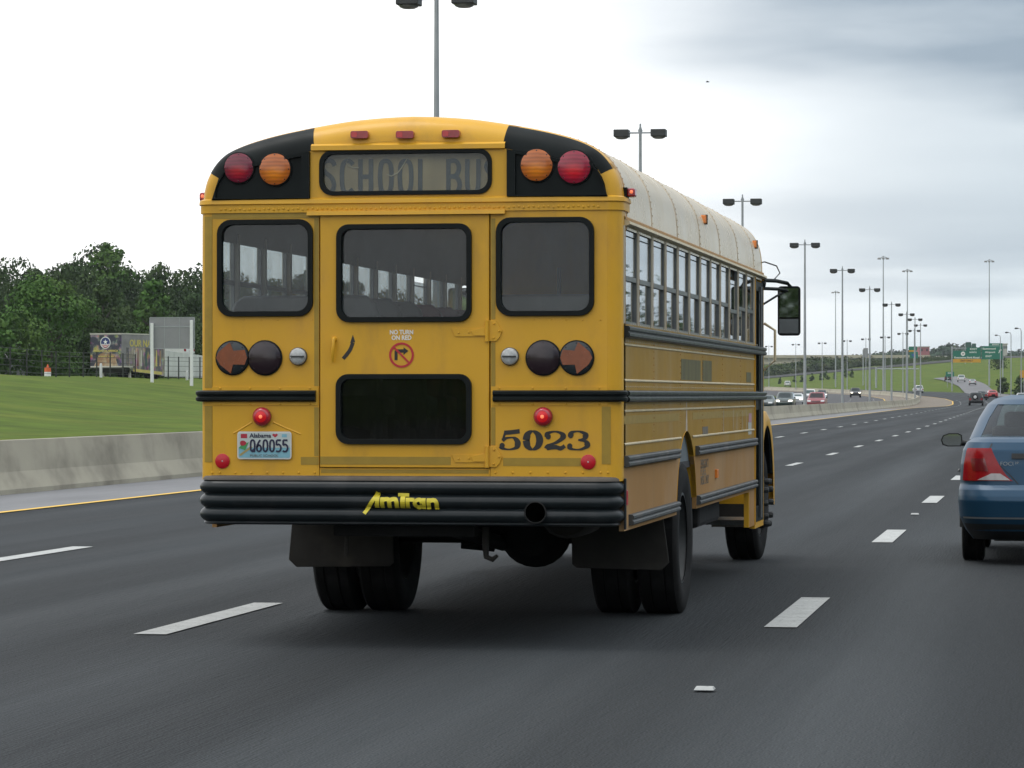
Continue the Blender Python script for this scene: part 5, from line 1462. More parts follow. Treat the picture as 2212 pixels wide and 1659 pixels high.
# pillars and roof as strips so that one looks through the glass
b = MB()
for s in (-1, 1):
    for (t0, t1) in ((0.315, 0.42), (0.52, 0.545), (0.655, 0.76)): cab.patch(b, t0, t1, 1.09, 1.40, s, 0.0, 8, 8)
rows = []
for z in np.linspace(1.40, 1.485, 6):
    ts = np.linspace(0, 1, 40)
    rows.append([cab.at(t, z, 1) for t in ts] + [cab.at(t, z, -1) for t in ts[::-1][1:-1]])
b.grid(rows, True); b.add(rows[-1], [tuple(range(len(rows[-1])))])
b.build('cabin', 'car_blue', fc, True, angle=40)
def wide(sh, t0, t1, z0, z1, off, nz=6):
    b = MB(); rows = []
    for i in range(nz + 1):
        z = z0 + (z1 - z0) * i / nz
        rows.append([sh.at(t, z, -1, off) for t in np.linspace(t1, t0, 8)] + [sh.at(t, z, 1, off) for t in np.linspace(t0, t1, 8)][1 if t0 in (0, 1) else 0:])
    b.grid(rows); return b
wide(cab, 0, 0.32, 1.085, 1.405, -0.002).build('rear_window', 'clear_car_glass', fc, True)
wide(cab, 1, 0.755, 1.085, 1.405, -0.002).build('windscreen', 'clear_car_glass', fc, True)
for s in (-1, 1):
    b = MB(); cab.patch(b, 0.415, 0.66, 1.09, 1.40, s, -0.003, 8, 4); b.build('side_window', 'clear_car_glass', fc, True)
    b = MB()
    low.patch(b, 0.17, 0.345, 0.735, 1.02, s, 0.006, 10, 10, lambda k: (0.160 + 0.075 * k ** 0.7, 0.352 - 0.012 * k))
    tl_ = b.build('tail_lamp', 'car_tail_red', fc, True)
    b = MB(); low.patch(b, 0, 0, 0.742, 0.80, s, 0.010, 8, 4, lambda k: (0.168 + 0.035 * k, 0.285 - 0.05 * k)); b.build('clear_lens', 'car_tail_clear', tl_, True)
    b = MB(); low.patch(b, 0, 0, 0.82, 0.93, s, 0.009, 6, 4, lambda k: (0.245 + 0.01 * k, 0.30 + 0.01 * k)); b.build('dark_lens', 'car_tail_dark', tl_, True)
    for y in (0.93, 3.55): car_wheel(fc, s * 0.745, y, 0.305, 0.20, s)
    m0 = MB(); mx_, my_, mz_ = s * 0.985, 2.62, 1.055
    ol = [(-0.10, -0.045), (-0.115, 0.0), (-0.095, 0.045), (-0.04, 0.066), (0.05, 0.066), (0.085, 0.05), (0.09, -0.02), (0.075, -0.06), (-0.05, -0.062)]
    ol = [(s * u, v) for u, v in [(-a_, c_) for a_, c_ in ol]]
    m0.grid([[(mx_ + u * k, my_ + d, mz_ + v * k) for u, v in ol] for k, d in ((1.0, 0.0), (1.0, 0.05), (0.75, 0.12), (0.35, 0.15))], True)
    m0.add([(mx_ + u, my_, mz_ + v) for u, v in ol], [tuple(range(len(ol)))]); m0.tube([(s * 0.80, my_ + 0.06, 1.02), (s * 0.92, my_ + 0.05, 1.03)], 0.03, 8)
    mr = m0.build('door_mirror', 'trim_black', fc, True, angle=50)
    b = MB(); b.add([(mx_ + u * 0.88, my_ - 0.004, mz_ + v * 0.84) for u, v in ol], [tuple(range(len(ol)))]); b.build('mirror_glass', 'mirror_glass', mr)
    b = MB(); b.tube([(s * 0.868, 1.15, 0.80), (s * 0.885, 1.22, 0.80), (s * 0.885, 1.32, 0.80), (s * 0.868, 1.38, 0.80)], 0.014, 6); b.build('door_handle', 'trim_black', fc, True)
    b = MB(); b.bb(*sorted((s * 0.60, s * 0.565)), 1.55, 1.585, 1.475, 1.492); b.build('roof_strip', 'trim_black', fc)
    b = MB(); b.grid([[(s * (0.79 + w_), 0.93 + (0.36) * math.cos(a), 0.31 + 0.36 * math.sin(a)) for w_ in (-0.25, 0.07)] for a in np.linspace(0, PI, 14)]); b.build('wheel_arch', 'trim_black', fc, True)
b = MB(); low.patch(b, 0.0, 0.345, 0.405, 0.420, 1, 0.012, 16, 2); low.patch(b, 0.0, 0.345, 0.405, 0.420, -1, 0.012, 16, 2); b.build('bumper_strip', 'car_silver', fc, True)
b = MB(); low.patch(b, 0.0, 0.36, 0.216, 0.36, 1, 0.006, 16, 4); low.patch(b, 0.0, 0.36, 0.216, 0.36, -1, 0.006, 16, 4); b.build('bumper_valance', 'trim_black', fc, True)
b = MB(); low.patch(b, 0.0, 0.16, 0.93, 0.975, 1, 0.014, 8, 2); low.patch(b, 0.0, 0.16, 0.93, 0.975, -1, 0.014, 8, 2); b.build('boot_handle', 'trim_black', fc, True)
for s in (-1, 1):
    b = MB(); rows = []
    for (t_, z_) in [(0.235, 1.06), (0.24, 1.02), (0.215, 0.90), (0.165, 0.78), (0.14, 0.71)]:
        rows.append([low.at(t_, z_, s, 0.003), low.at(t_ + 0.005, z_, s, 0.003)])
    b.grid(rows); b.build('boot_seam', 'trim_black', fc)
c_ = low.at(0.17, 0.885, -1)
text_mesh('FOCUS', 0.05, lambda u, v, w: (c_[0] + u, c_[1] - 0.004 - w, c_[2] + v), 0, 0.16, 0.001, material='car_silver', parent=fc, name='boot_lettering')
b = MB(); b.bb(-0.55, 0.55, 0.3, 4.0, 0.20, 0.30); b.tube([(-0.15, 0.12, 0.235), (-0.15, 0.9, 0.25)], 0.03, 8); b.build('underbody', 'trim_black', fc)
b = MB(); b.bb(-0.74, 0.74, 0.5, 3.1, 0.9, 1.06); b.build('interior_tray', 'car_interior', fc)
for (x, y) in ((-0.36, 1.3), (0.36, 1.3), (-0.36, 2.2), (0.36, 2.2)):
    b = MB(); b.bb(x - 0.23, x + 0.23, y, y + 0.10, 1.0, 1.20); b.bb(x - 0.12, x + 0.12, y - 0.01, y + 0.07, 1.19, 1.33); b.build('seat_back', 'car_interior', fc, bevel=0.03)

def on_road(px, z): 
    x, y = far(px, z); return (x, y, elev(y))
AWAY, TOWARD = 0.0, PI
def heading(y): return -math.atan2(xb(y + 5) - xb(y - 5), 10)
def veh(kind, paint, px, z, dirn, label, lit=False, dh=0.0, **kw):
    x, y = far(px, z)
    return car(kind, paint, (x, y, elev(y) - 0.002 + dh), heading(y) + dirn, label, lit, **kw)
veh('suv', 'car_black', 2108, 424, AWAY, 'black off-roader with a spare wheel on its tail, driving away', spare=True)
veh('sedan', 'car_dark', 2121, 520, AWAY, 'dark car just ahead of the black off-roader', )
veh('sedan', 'car_red', 2145, 552, AWAY, 'bright red car driving away beside the dark car')
veh('suv', 'car_white', 1986, 717, AWAY, 'white utility vehicle far down the curve behind the last lamp posts')
veh('sedan', 'car_silver', 2207, 470, AWAY, 'silver car just above the blue saloon at the right edge')
veh('van', 'car_green', 1700, 345, TOWARD, 'dark green minivan with lit headlamps behind the median barrier', True)
veh('suv', 'car_maroon', 1768, 337, TOWARD, 'red utility vehicle coming the other way behind the median barrier')
veh('sedan', 'car_white', 1703, 470, TOWARD, 'white saloon behind the dark green minivan')
veh('sedan', 'car_white', 1725, 455, TOWARD, 'small white car with a lit headlamp beside the green minivan', True)
veh('pickup', 'car_white', 1751, 500, TOWARD, 'white pickup with lit headlamps above the red utility vehicle', True)
veh('sedan', 'car_dark', 1775, 560, TOWARD, 'dark saloon with lit headlamps following beside the white pickup', True)
veh('suv', 'car_black', 1847, 585, TOWARD, 'black utility vehicle with lit headlamps alone in the far lane', True)
veh('sedan', 'car_green', 1659, 330, TOWARD, 'dark car half hidden behind the front of the bus')

# ------------------------------------------------------------------ lamp posts, masts, signs
mat('galvanised', (0.34, 0.36, 0.37), 0.5, metal=0.35, var=0.12, scale=1.5)
mat('lamp_head', (0.035, 0.037, 0.036), 0.5, var=0.15)
mat('lamp_lens', (0.20, 0.20, 0.19), 0.3)
ORD = ('nearest', 'second', 'third', 'fourth', 'fifth', 'sixth', 'seventh', 'eighth', 'ninth', 'tenth', 'eleventh', 'twelfth', 'thirteenth', 'fourteenth', 'fifteenth', 'sixteenth', 'seventeenth', 'eighteenth', 'nineteenth')
def lamp_post(label):
    root = empty('lamp_post', (0, 0, 0), 0, label, 'lamp post', 'twin lamp posts along the median')
    b = MB(); b.tube([(0, 0, 0.0), (0, 0, 4.0), (0, 0, 11.3)], [0.12, 0.095, 0.055], 10); b.build('pole', 'galvanised', root, True)
    b = MB(); b.tube([(-0.45, 0, 11.1), (0.45, 0, 11.1)], 0.032, 8); b.build('cross_arm', 'galvanised', root, True)
    b = MB(); b.dome((0, 11.18, 0), 0.09, lambda u, v, w: (u, w, v), 0.09, 10, 3); b.tube([(0, 0, 11.1), (0, 0, 11.45)], 0.035, 8); b.build('collar', 'galvanised', root, True)
    for s in (-1, 1):
        b = MB(); b.bb(s * 0.72 - 0.29, s * 0.72 + 0.29, -0.30, 0.30, 10.94, 11.22); h = b.build('lamp_head', 'lamp_head', root, bevel=0.025)
        rows = [[(s * 0.72 + 0.26 * k * math.cos(a), 0.26 * k * math.sin(a), 10.938 - d) for a in np.linspace(0, 2 * PI, 17)[:-1]] for k, d in ((1.0, 0.0), (0.9, 0.04), (0.6, 0.075), (0.05, 0.09))]
        b = MB(); b.grid(rows, True); b.build('lens', 'lamp_lens', h, True)
    return root
posts = [(935, 84), (1383, 127), (1605, 172), (1735, 222), (1820, 268), (1878, 317), (1927, 370), (1960, 415), (1982, 450), (1988.5, 502), (1975, 550), (1950.5, 590), (1912, 646), (1870.5, 680), (1830, 716), (1776, 766), (1719, 806), (1661, 864)]
LAMPLAB = ['tall twin-headed lamp post rising behind the bus roof, cut off by the top edge', 'twin-headed lamp post above the middle of the bus roof', 'twin-headed lamp post just behind the front of the bus roof', 'full-length twin-headed lamp post right of the bus mirror']
lp = None
for i, (px, z) in enumerate(posts):
    x, y = far(px, z)
    lab = LAMPLAB[i] if i < 4 else f'twin-headed median lamp post, {ORD[i - 3]} beyond the one right of the bus mirror'
    if i == 4: lab = 'twin-headed median lamp post next beyond the one right of the bus mirror'
    if lp is None: o = lp = lamp_post(lab)
    else: o = copy_tree(lp); o['label'] = lab
    o.location = (xb(y) if i < 9 else x, y, elev(y) + (0.5 if i < 10 else 0.3))
    o.rotation_euler = (0, 0, heading(y) * 0.5)
def mast(px, z, ytop, label, ring=0.9):
    x, y = far(px, z); g = hgt(x, y); H = hz(ytop, z) - g
    root = empty('high_mast', (x, y, g), 0, label, 'light mast', 'high light masts')
    b = MB(); b.tube([(0, 0, -0.5), (0, 0, H * 0.5), (0, 0, H)], [0.20, 0.15, 0.09], 10); b.build('pole', 'galvanised', root, True)
    b = MB(); b.tube([(ring * math.cos(a), ring * math.sin(a), H - 0.4) for a in np.linspace(0, 2 * PI, 17)], 0.07, 6)
    for k in range(3): b.tube([(0, 0, H), (ring * math.cos(k * 2.1), ring * math.sin(k * 2.1), H - 0.4)], 0.05, 6)
    b.build('lowering_ring', 'galvanised', root, True)
    for k in range(8):
        a = k * PI / 4; b = MB(); b.lathe([(0.08, 0.0), (0.22, -0.28), (0.20, -0.34), (0.001, -0.36)], lambda u, v, w: (ring * math.cos(a) * 1.15 + u, ring * math.sin(a) * 1.15 + v, H - 0.35 + w), 10); b.build('floodlight', 'lamp_lens', root, True)
mast(1908, 690, 553, 'tallest high light mast standing left of the cluster of lamp posts')
mast(1960, 760, 581, 'high light mast second from the left in the distance')
mast(2137, 780, 560, 'high light mast rising behind the green overhead signs')
mast(1805, 940, 628, 'faint far high light mast between two median lamp posts')
def side_lamp(px, z, ytop, label):
    x, y = far(px, z); g = hgt(x, y); H = hz(ytop, z) - g
    root = empty('street_lamp', (x, y, g), 0, label, 'street lamp', 'single lamps on the right side')
    b = MB(); b.tube([(0, 0, -0.3), (0, 0, H - 0.5), (-0.1, 0, H - 0.1), (-0.5, 0, H)], [0.10, 0.07, 0.06, 0.05], 8); b.build('pole', 'galvanised', root, True)
    b = MB(); b.tube([(-0.45, 0, H), (-0.9, 0, H - 0.02), (-1.1, 0, H - 0.04)], [0.07, 0.16, 0.06], 8); b.build('lamp_head', 'lamp_head', root, True)
side_lamp(2161, 640, 724, 'small single street lamp just right of the green signs')
side_lamp(2184, 600, 718, 'single street lamp right of the green signs, middle of three')
side_lamp(2206, 545, 709, 'single street lamp nearest the right edge')

mat('sign_green', (0.010, 0.150, 0.095), 0.45, var=0.06, scale=0.8)
mat('sign_yellow', (0.58, 0.30, 0.02), 0.5, var=0.05)
mat('sign_back', (0.26, 0.26, 0.27), 0.5, metal=0.3, var=0.08, scale=0.5)
mat('sign_dark', (0.030, 0.085, 0.065), 0.5, var=0.08)
mat('sign_blue', (0.03, 0.09, 0.28), 0.5)
mat('post_white', (0.72, 0.73, 0.72), 0.5, var=0.05)
def plane_at(px, z):
    """frame of a board that squarely faces up the road at that spot: u right, v height above ground datum, w towards the viewer"""
    x, y = far(px, z)
    return x, y
def board_(root, px0, px1, py0, py1, z, pxc, m, name='panel', t=0.06, w0=0.0, r=None):
    x0, x1 = (px0 - pxc) / FPX * z, (px1 - pxc) / FPX * z
    z0, z1 = hz(py1, z), hz(py0, z)
    b = MB(); b.prism(rrect(x0, x1, z0, z1, r or min(x1 - x0, z1 - z0) * 0.06, 4), [], t, lambda u, v, w: (u, -w, v), w0)
    return b.build(name, m, root), (x0 + x1) / 2, (z0 + z1) / 2, x1 - x0, z1 - z0
def txt(root, s, cx, cz, w, h, m='sign_white', off=0.07):
    return text_mesh(s, h * 1.35, lambda u, v, q: (cx + u, -off - q, cz + v), 0, w, 0.004, material=m, parent=root, offset=h * 0.03)
def sign_root(name, px, z, label, cat='road sign', group=None):
    x, y = far(px, z)
    return empty(name, (x, y, 0), YAW * 0.6, label, cat, group), hgt(x, y)
# overhead exit signs
Z = 760; PC = 2110
g0, gh = sign_root('overhead_sign', PC, Z, 'pair of big green overhead exit signs on a gantry at the far right')
p1, cx, cz, w, h = board_(g0, 2059, 2118.5, 757.5, 775, Z, PC, 'sign_green')
txt(p1, 'Executive Park Road', cx, cz - h * 0.34, w * 0.9, 0.42); txt(p1, 'NORTH', cx + w * 0.22, cz + h * 0.30, w * 0.25, 0.36)
b = MB(); b.prism(circle(cx - w * 0.14, cz + h * 0.12, 0.50, 16), [], 0.02, lambda u, v, q: (u, -q, v), 0.065); sh_ = b.build('route_shield', 'sign_white', p1)
txt(p1, '20', cx - w * 0.14, cz + h * 0.12, 0.5, 0.38, 'ink_black', 0.10)
p1b, cx, cz, w, h = board_(g0, 2059, 2118.5, 775.3, 783, Z, PC, 'sign_yellow')
txt(p1b, 'EXIT ONLY', cx, cz, w * 0.45, 0.42, 'ink_black')
p1c, cx, cz, w, h = board_(g0, 2088, 2118.5, 750.5, 757.2, Z, PC, 'sign_green'); txt(p1c, 'EXIT', cx, cz, w * 0.5, 0.34)
p2, cx, cz, w, h = board_(g0, 2120.5, 2165, 747.5, 776, Z, PC, 'sign_green')
txt(p2, 'Eastwood', cx - w * 0.14, cz + h * 0.30, w * 0.62, 0.40); txt(p2, 'Airport', cx - w * 0.10, cz + h * 0.02, w * 0.50, 0.40); txt(p2, 'EXIT', cx - w * 0.16, cz - h * 0.27, w * 0.30, 0.40)
b = MB(); stroke(b, [(cx + w * 0.32, cz - 0.1), (cx + w * 0.40, cz + 0.65)], 0.16, lambda u, v, q: (u, -q, v), 0.065, 0.01); b.prism([(cx + w * 0.32, cz + 0.45), (cx + w * 0.47, cz + 0.50), (cx + w * 0.42, cz + 0.85)], [], 0.01, lambda u, v, q: (u, -q, v), 0.066); b.build('arrow', 'sign_white', p2)
p2b, cx, cz, w, h = board_(g0, 2136, 2165, 741.5, 747.2, Z, PC, 'sign_green'); txt(p2b, 'EXIT', cx, cz, w * 0.5, 0.30)
for px in (2057, 2166):
    xx = (px - PC) / FPX * Z
    wx, wy = far(px, Z)
    b = MB(); b.tube([(xx, 0.35, hgt(wx, wy) - 0.5), (xx, 0.35, hz(748, Z))], 0.16, 10); b.build('upright', 'galvanised', g0, True)
b = MB()
for yy_ in (752, 772):
    b.tube([((2057 - PC) / FPX * Z, 0.35, hz(yy_, Z)), ((2166 - PC) / FPX * Z, 0.35, hz(yy_, Z))], 0.09, 8)
xs_ = np.linspace((2057 - PC) / FPX * Z, (2166 - PC) / FPX * Z, 13)
for k in range(12): b.tube([(xs_[k], 0.35, hz(752 if k % 2 else 772, Z)), (xs_[k + 1], 0.35, hz(772 if k % 2 else 752, Z))], 0.05, 6)
b.build('truss', 'galvanised', g0, True)
# gore sign
g1, gh = sign_root('exit_sign', 2052, 800, 'small green exit sign on the grass beside the ramp')
p, cx, cz, w, h = board_(g1, 2043, 2061, 803, 813.5, 800, 2052, 'sign_green'); txt(p, 'EXIT', cx, cz + h * 0.22, w * 0.5, 0.35)
for dx_ in (-0.6, 0.6):
    b = MB(); b.bb(dx_ - 0.06, dx_ + 0.06, 0.03, 0.13, gh - 0.3, hz(805, 800)); b.build('post', 'galvanised', g1)
# shield sign on its cantilever
Z = 880; PC = 1974
g2, gh = sign_root('cantilever_sign', PC, Z, 'green and blue route shield sign behind the cluster of median lamp posts')
p, cx, cz, w, h = board_(g2, 1965, 1983, 760, 774, Z, PC, 'sign_green')
b = MB(); b.prism([(cx - 0.6, cz + 0.3), (cx + 0.6, cz + 0.3), (cx + 0.65, cz), (cx, cz - 0.65), (cx - 0.65, cz)][::-1], [], 0.02, lambda u, v, q: (u, -q, v), 0.065); b.build('route_shield', 'sign_blue', p)
p, cx, cz, w, h = board_(g2, 1963, 1981, 748.5, 756.5, Z, PC, 'sign_green'); board_(p, 1963, 1976, 756.6, 759.8, Z, PC, 'sign_yellow', 'exit_panel')
b = MB(); xx = (1893 - PC) / FPX * Z; b.tube([(xx, 0.3, gh - 6), (xx, 0.3, hz(793, Z))], 0.28, 10); b.build('upright', 'galvanised', g2, True)
b = MB(); b.tube([(xx, 0.3, hz(797, Z)), ((1985 - PC) / FPX * Z, 0.3, hz(797, Z))], 0.14, 8); b.tube([(0, 0.3, hz(797, Z)), (0, 0.3, hz(750, Z))], 0.10, 8); b.build('arm', 'galvanised', g2, True)
# signs seen from behind, far away
for (a, c, t_, d, z, lab) in ((2086, 2098, 739, 757, 1150, 'larger dark sign panel high above the green overhead signs'), (2099.5, 2108.5, 742, 755, 1150, 'smaller dark sign panel high above the green overhead signs'), (1865, 1875, 752, 772, 930, 'grey back of a tall sign between two median lamp posts')):
    pc = (a + c) / 2
    g3, gh = sign_root('sign_back', pc, z, lab)
    p, cx, cz, w, h = board_(g3, a, c, t_, d, z, pc, 'sign_dark' if z > 1000 else 'sign_back', t=0.12)
    b = MB(); b.tube([(-w * 0.55, 0.2, gh - 1), (-w * 0.55, 0.2, hz(t_ + 3, z))], 0.16, 8); b.tube([(-w * 0.55, 0.2, cz), (w * 0.5, 0.2, cz)], 0.1, 8); b.build('support', 'galvanised', g3, True)
g4, gh = sign_root('warning_sign', 2212, 620, 'yellow warning sign at the right edge above the blue saloon')
p, cx, cz, w, h = board_(g4, 2203.5, 2222, 800, 816, 620, 2212, 'sign_yellow')
b = MB(); b.bb(-0.06, 0.06, 0.03, 0.12, gh - 0.3, hz(802, 620)); b.build('post', 'galvanised', g4)
# sign seen from the back on the left bank
Z = 250; PC = 372
x, y = far(PC, Z)
g5, gh = sign_root('road_sign', PC, Z, 'big grey back of a road sign on two white posts, left of the bus')
p, cx, cz, w, h = board_(g5, 322.5, 421.5, 685, 753.5, Z, PC, 'sign_back', t=0.03)
for px in (355.5, 388):
    xx = (px - PC) / FPX * Z; b = MB(); b.bb(xx - 0.02, xx + 0.02, -0.05, -0.031, hz(753, Z), hz(686, Z)); b.build('panel_joint', 'galvanised', p)
xx0, xx1 = (322.5 - PC) / FPX * Z, (421.5 - PC) / FPX * Z
b = MB(); b.bb(xx0 + 0.05, xx1 - 0.05, -0.055, -0.031, hz(706.5, Z), hz(704.5, Z)); b.build('stiffener', 'galvanised', p)
b = MB(); b.prism(rrect(xx0, xx1, hz(753.5, Z), hz(685, Z), 0.1, 4), [rrect(xx0 + 0.04, xx1 - 0.04, hz(753.5, Z) + 0.04, hz(685, Z) - 0.04, 0.08, 4)], 0.03, lambda u, v, q: (u, -q, v), 0.02); b.build('panel_edge', 'galvanised', p)
for (px, t_) in ((329, 698), (415, 692)):
    xx = (px - PC) / FPX * Z; b = MB(); b.bb(xx - 0.115, xx + 0.115, -0.30, -0.06, gh - 1.2, hz(t_, Z)); b.build('post', 'post_white', g5, bevel=0.02)

# ------------------------------------------------------------------ the left bank: fence, trailer, wall and oddments
mat('fence_dark', (0.022, 0.026, 0.022), 0.6, var=0.2)
fpx = [22, 58, 90, 121, 150, 180, 209, 238, 265.6, 292, 316.6, 340, 363.5, 386, 409, 432, 455, 480, -14, -50]
fpx.sort()
fence = empty('wire_fence', (0, 0, 0), 0, 'thin dark wire fence along the top of the grass bank', 'fence')
tops = []
for px in fpx:
    z = float(np.interp(px, [-50, 22, 409, 480], [224, 235, 295, 305])); x, y = far(px, z); g = hgt(x, y)
    b = MB(); b.tube([(x, y, g - 0.2), (x, y, g + 2.0)], 0.06, 6); b.build('post', 'fence_dark', fence)
    tops.append((x, y, g))
for hh in (0.25, 0.7, 1.15, 1.6, 1.92):
    b = MB(); b.tube([(a[0], a[1], a[2] + hh) for a in tops], 0.016, 4); b.build('wire', 'fence_dark', fence)

mat('trailer_navy', (0.030, 0.032, 0.055), 0.4, var=0.4, scale=0.8, col2=(0.12, 0.10, 0.13), c2scale=0.9, c2lo=0.50, c2hi=0.70)
mat('trailer_warm', (0.30, 0.17, 0.09), 0.5, var=0.4, scale=1.1, col2=(0.45, 0.38, 0.26), c2scale=1.2, c2lo=0.42, c2hi=0.62)
mat('trailer_side', (0.22, 0.21, 0.21), 0.4, var=0.25, scale=0.9)
mat('trailer_mural', (0.09, 0.085, 0.09), 0.5, var=0.5, scale=0.9, col2=(0.30, 0.26, 0.20), c2scale=0.8, c2lo=0.46, c2hi=0.60, stretch=(1.6, 1.6, 0.35))
mat('trailer_gold', (0.55, 0.46, 0.12), 0.5, var=0.15, scale=1.5)
mat('trailer_pale', (0.52, 0.50, 0.44), 0.5, var=0.1)
mat('emblem_blue', (0.02, 0.035, 0.16), 0.5); mat('emblem_red', (0.42, 0.02, 0.035), 0.5)
for nm_, k_ in (('trailer_navy', 0.45), ('trailer_mural', 0.35)):
    nt = MATS[nm_].node_tree; bs = nt.nodes['Principled BSDF']; src = bs.inputs['Base Color'].links[0].from_socket
    t_ = nt.nodes.new('ShaderNodeTexCoord'); nz = nt.nodes.new('ShaderNodeTexNoise'); nz.inputs['Scale'].default_value = 1.6; nz.inputs['Detail'].default_value = 4
    nt.links.new(t_.outputs['Object'], nz.inputs['Vector'])
    hs_ = nt.nodes.new('ShaderNodeHueSaturation'); hs_.inputs['Saturation'].default_value = 2.2; hs_.inputs['Value'].default_value = 0.85; nt.links.new(nz.outputs['Color'], hs_.inputs['Color'])
    rr_ = nt.nodes.new('ShaderNodeMapRange'); rr_.inputs[1].default_value = 0.48; rr_.inputs[2].default_value = 0.64; rr_.inputs[4].default_value = k_ * 1.6; nt.links.new(nz.outputs['Fac'], rr_.inputs[0])
    mx_ = nt.nodes.new('ShaderNodeMix'); mx_.data_type = 'RGBA'; nt.links.new(rr_.outputs[0], mx_.inputs[0]); nt.links.new(src, mx_.inputs[6]); nt.links.new(hs_.outputs[0], mx_.inputs[7]); nt.links.new(mx_.outputs[2], bs.inputs['Base Color'])
C = Vector((*far(263, 275), 0)); Lc = Vector((*far(195, 276.3), 0)); 
fdir = (C - Lc).normalized(); FW = (C - Lc).length
sdir2 = Vector((-fdir.y, fdir.x, 0)); SL = 2.0
while True:
    q_ = C + sdir2 * SL; d_ = -q_.x * SN + q_.y * CS
    if 1106 + FPX * (q_.x * CS + q_.y * SN) / d_ > 356 or SL > 15: break
    SL += 0.1
KT = SL / 15
tr = empty('semi_trailer', (C.x, C.y, 0), 0, 'painted semi-trailer with a round emblem parked behind the fence', 'trailer')
tr.rotation_euler = (0, 0, math.atan2(fdir.y, fdir.x))
tz0, tz1 = hz(792, 275), hz(722, 275)
tg = hgt(C.x, C.y)
b = MB(); b.bb(-FW, 0, 0, SL, tz0, tz1); b.build('box_body', 'trailer_side', tr, bevel=0.05)
b = MB(); b.bb(-FW - 0.03, 0.03, -0.03, SL, tz1, tz1 + 0.10); b.build('roof_edge', 'trailer_pale', tr)
FT = lambda u, v, w: (u, -w, v)
b = MB(); b.prism([(-FW + 0.03, tz0 + 0.03), (-0.03, tz0 + 0.03), (-0.03, tz1 - 0.06), (-FW + 0.03, tz1 - 0.06)], [], 0.02, FT, 0.0); fp_ = b.build('front_mural', 'trailer_navy', tr)
b = MB(); b.prism([(-FW * 0.88, tz0 + 0.05), (-FW * 0.12, tz0 + 0.05), (-FW * 0.22, tz0 + 1.0), (-FW * 0.5, tz0 + 1.35), (-FW * 0.72, tz0 + 1.0)], [], 0.006, FT, 0.02); b.build('mural_glow', 'trailer_warm', fp_)
ex_, ez_ = -FW * 0.51, tz1 - 0.70; er = 0.50
b = MB(); b.prism(circle(ex_, ez_, er, 28), [circle(ex_, ez_, er * 0.88, 28)], 0.02, FT, 0.03); em = b.build('emblem', 'post_white', fp_)
b = MB(); b.prism(circle(ex_, ez_, er * 0.88, 28), [], 0.008, FT, 0.026); b.build('emblem_field', 'emblem_blue', em)
b = MB(); b.prism([(ex_ + er * (0.46 if k % 2 == 0 else 0.20) * math.cos(PI / 2 + k * PI / 5), ez_ + 0.06 + er * (0.46 if k % 2 == 0 else 0.20) * math.sin(PI / 2 + k * PI / 5)) for k in range(10)], [], 0.004, FT, 0.036); b.build('emblem_star', 'post_white', em)
for k, m_ in enumerate(('post_white', 'emblem_red', 'post_white', 'emblem_red')):
    zz = ez_ - er * (0.30 + 0.13 * k); hw_ = math.sqrt(max(0.01, (er * 0.84) ** 2 - (zz - ez_) ** 2))
    b = MB(); stroke(b, [(ex_ - hw_, zz + 0.03), (ex_ - hw_ * 0.3, zz - 0.02), (ex_ + hw_ * 0.3, zz - 0.02), (ex_ + hw_, zz + 0.03)], 0.068, FT, 0.037 + 0.001 * k, 0.004, smooth=True); b.build('emblem_stripe', m_, em)
text_mesh('MISSION TO AMERICA', 0.22, lambda u, v, w: (-FW * 0.5 + u, -0.03 - w, tz1 - 1.38 + v), 0, FW * 0.78, 0.003, material='trailer_gold', parent=fp_, name='mural_lettering', offset=0.008)
text_mesh('VISIT US', 0.16, lambda u, v, w: (-FW * 0.5 + u, -0.035 - w, tz1 - 1.85 + v), 0, FW * 0.5, 0.003, material='trailer_gold', parent=fp_, name='mural_lettering', offset=0.005)
FX = lambda u, v, w: (w, u, v)
b = MB(); b.prism([(3.6 * KT, tz0 - 0.40), (SL - 0.1, tz0 - 0.75), (SL - 0.1, tz1 - 1.1), (1.6 * KT, tz1 - 1.1), (1.6 * KT, tz0 + 0.2)], [], 0.02, FX, 0.0); sm = b.build('side_mural', 'trailer_mural', tr)
text_mesh('OUR NATION', 0.80, lambda u, v, w: (0.02 + w, 8.6 * KT + u, tz1 - 0.72 + v), 0, 12 * KT, 0.003, material='trailer_gold', parent=tr, name='side_lettering', offset=0.02)
b = MB(); b.prism([(3.8 * KT, tz0 - 0.38), (SL * 0.93, tz0 - 0.66), (SL * 0.93, tz0 - 0.40), (3.8 * KT, tz0 - 0.15)], [], 0.006, FX, 0.021); b.build('skirt_stripe', 'trailer_gold', tr)
for (u0, u1, m_) in ((4.0, 4.5, 'trailer_pale'), (5.2, 5.7, 'seat_maroon'), (6.3, 6.9, 'trailer_pale'), (8.0, 8.6, 'sign_dark'), (9.6, 10.2, 'emblem_blue'), (11.6, 12.2, 'trailer_gold'), (12.9, 13.5, 'trailer_warm')):
    u0 *= KT; u1 *= KT
    b = MB(); b.prism([(u0, tz0 + 0.1), (u1, tz0 + 0.05), (u1 - 0.1 * KT, tz1 - 1.35), (u0 + 0.2 * KT, tz1 - 1.25)], [], 0.005, FX, 0.021); b.build('mural_figure', m_, sm)
b = MB(); b.bb(-FW + 0.05, -0.02, -0.05, 0.02, tz0 - 0.06, tz0 + 0.06); b.bb(-0.02, 0.03, 0, 3.6 * KT, tz0 - 0.05, tz0 + 0.06); b.build('lower_rail', 'trailer_pale', tr)
